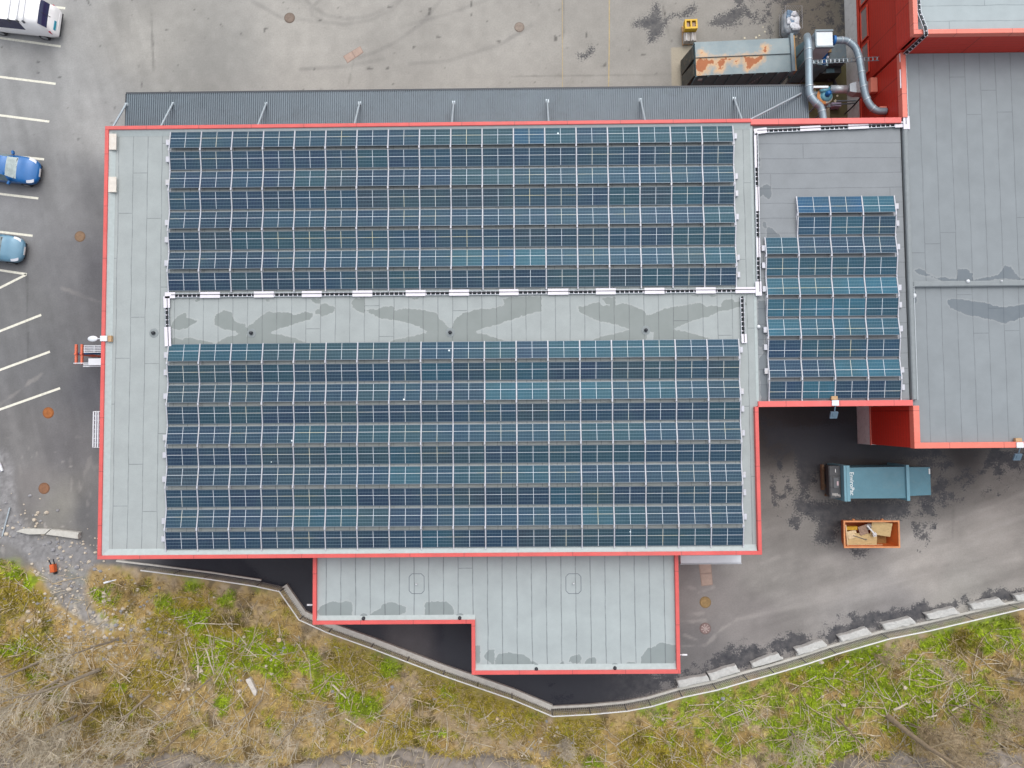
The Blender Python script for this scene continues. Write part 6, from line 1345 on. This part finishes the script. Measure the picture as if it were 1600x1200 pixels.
TREES = [(95,1060,6.5,.08,'leaning pale bare tree between the tall thick one and the west edge',31,(-.15,-.05),bark,1.2,1), (35,1150,7.,.08,'bare tree with a dense crown in the extreme south-west corner',32,(0,0),bark,1.3,2), (150,1100,6.5,.08,'bare tree with spreading whips just below the tall thick one',33,(-.1,-.08),bark,1.3,2), (270,1110,6.,.06,'slim pale bare tree among fallen leaves, middle of the south-west thicket',34,(-.1,-.1),bark,1.1,1), (320,1190,6.,.07,'bare tree rooted at the bottom edge right of the thicket',35,(0,0),bark,1.1,2), (156,1046,7.5,.13,'tallest pale bare tree, thick leaning trunk with drooping fine branches in the south-west thicket',1,(-.12,-.05),bark,1.5,1),
    (186,997,6.,.09,'slender bare tree nearest the rubble spill in the south-west thicket',2,(-.08,-.03),bark,.8,1), (60,1035,6.5,.09,'bare tree beside the green clump near the west frame edge',3,(-.05,0),bark,1.4,1),
    (235,1085,7.,.08,'straight thin bare tree standing in the mossy leaf litter, south-west',4,(-.05,-.06),bark,.9,1), (288,1142,7.5,.07,'bare tree with a dark straight trunk low in the south-west thicket',5,(-.1,-.1),bark_d,.8,1),
    (330,1060,6.,.06,'thin bare tree right of the dark moss ledge',6,(-.12,-.08),bark,.6,1), (410,1092,5.,.06,'small bare sapling below the white slab',7,(-.1,-.1),bark,.6,1), (120,1118,7.5,.09,'bare tree at the centre of the grey brush in the south-west corner',8,(-.05,-.05),bark,1.5,1),
    (20,1100,7.,.08,'bare tree at the west edge in the grey brush',9,(0,0),bark,1.4,1), (470,1122,6.,.07,'bare tree above the pale dry slope by the rock edge',10,(-.05,-.05),bark,.9,1), (200,1165,7.,.08,'bare tree rising from the bottom edge, south-west',11,(0,0),bark_d,1.4,1),
    (370,1165,6.,.06,'bare sapling at the bottom edge beside the brown moss',12,(0,0),bark,.9,1), (508,1100,3.,.03,'many-stemmed bare shrub with pale crossing stems left of the rock',13,(-.02,0),bark,.7,5), (885,1155,2.6,.03,'low bare shrub with radiating twigs on the stony patch below the fence bend',14,(0,0),bark,.8,6),
    (1386,1118,9.,.19,'thick-trunked dead tree with stubby limbs in the south-east grass',15,(.1,-.06),bark_d,.6,1), (1306,1120,7.,.075,'slim dark bare tree left of the thick trunk, south-east',16,(.02,-.02),bark_d,.5,1), (1420,1130,4.,.04,'bushy brown shrub just right of the thick trunk',17,(.1,-.05),bark_d,1.,6),
    (1515,1098,7.,.06,'leaning thin brown tree in the east brush',18,(.1,0),bark_d,.8,1), (1545,1095,7.,.05,'bare tree with several long stems at the east brush',19,(.1,.02),bark_d,.9,3), (1478,1105,6.,.05,'thin tree between the thick trunk and the east brush',20,(.06,0),bark_d,.7,2),
    (1575,1062,3.,.04,'grey shrub with long bundled stems at the east frame edge',21,(.35,.2),bark,.6,6), (1235,1145,4.,.03,'upright clump of pale whips in the bright grass near the bottom edge',22,(0,0),bark,.5,8), (1560,1150,6.,.06,'bare tree in the south-east corner',23,(0,0),bark_d,1.1,1), (1465,1160,5.,.04,'brown multi-stemmed brush by the grey rock, south-east',24,(.05,0),bark_d,1.,5), (1590,1110,6.,.06,'bare tree on the east frame edge among brown brush',25,(0,0),bark_d,1.,2), (1362,1020,2.2,.02,'dry arching shrub on the bright green strip below the fence',26,(.3,-.1),bark_d,.7,6)]
for T_ in TREES: tree(T_[0], T_[1], T_[2], T_[3], T_[4], T_[5], T_[6], T_[7], T_[8], T_[9])
def log(p0, p1, r, label, mm):
    a = Vector(PL(*p0)); b = Vector(PL(*p1)); m = MB(); pts = []
    for i in range(6): q = a.lerp(b, i/5); pts.append((q.x+random.uniform(-.04, .04), q.y+random.uniform(-.04, .04), land1(q.x, q.y)+r*1.2+.03))
    m.tube(pts, [r*1.1, r, r, r*.9, r*.85, r*.7], 8); tag(m.build('fallen_branch', mm), label, 'branch', 'fallen branches on the bank')
log((322,1013),(336,1053), .05, 'straight pale birch branch lying on green moss', twig_p); log((310,1038),(311,1057), .07, 'short pale birch log below the straight branch', twig_p); log((1395,1108),(1418,1098), .07, 'pale curved branch above the thick trunk', twig_p); log((1444,1121),(1463,1117), .06, 'short pale branch lying right of the thick trunk', twig_p); log((1485,1110),(1512,1098), .05, 'pale bent branch on bright grass, south-east', twig_p)
log((305,973),(375,975), .04, 'long thin branch lying level near the mossy hollow', twig_p); log((540,1122),(575,1144), .05, 'slanting grey branch beside the pale shrub', twig_p); log((520,1068),(541,1090), .06, 'pale forked branch in the middle of the bank', twig_p)
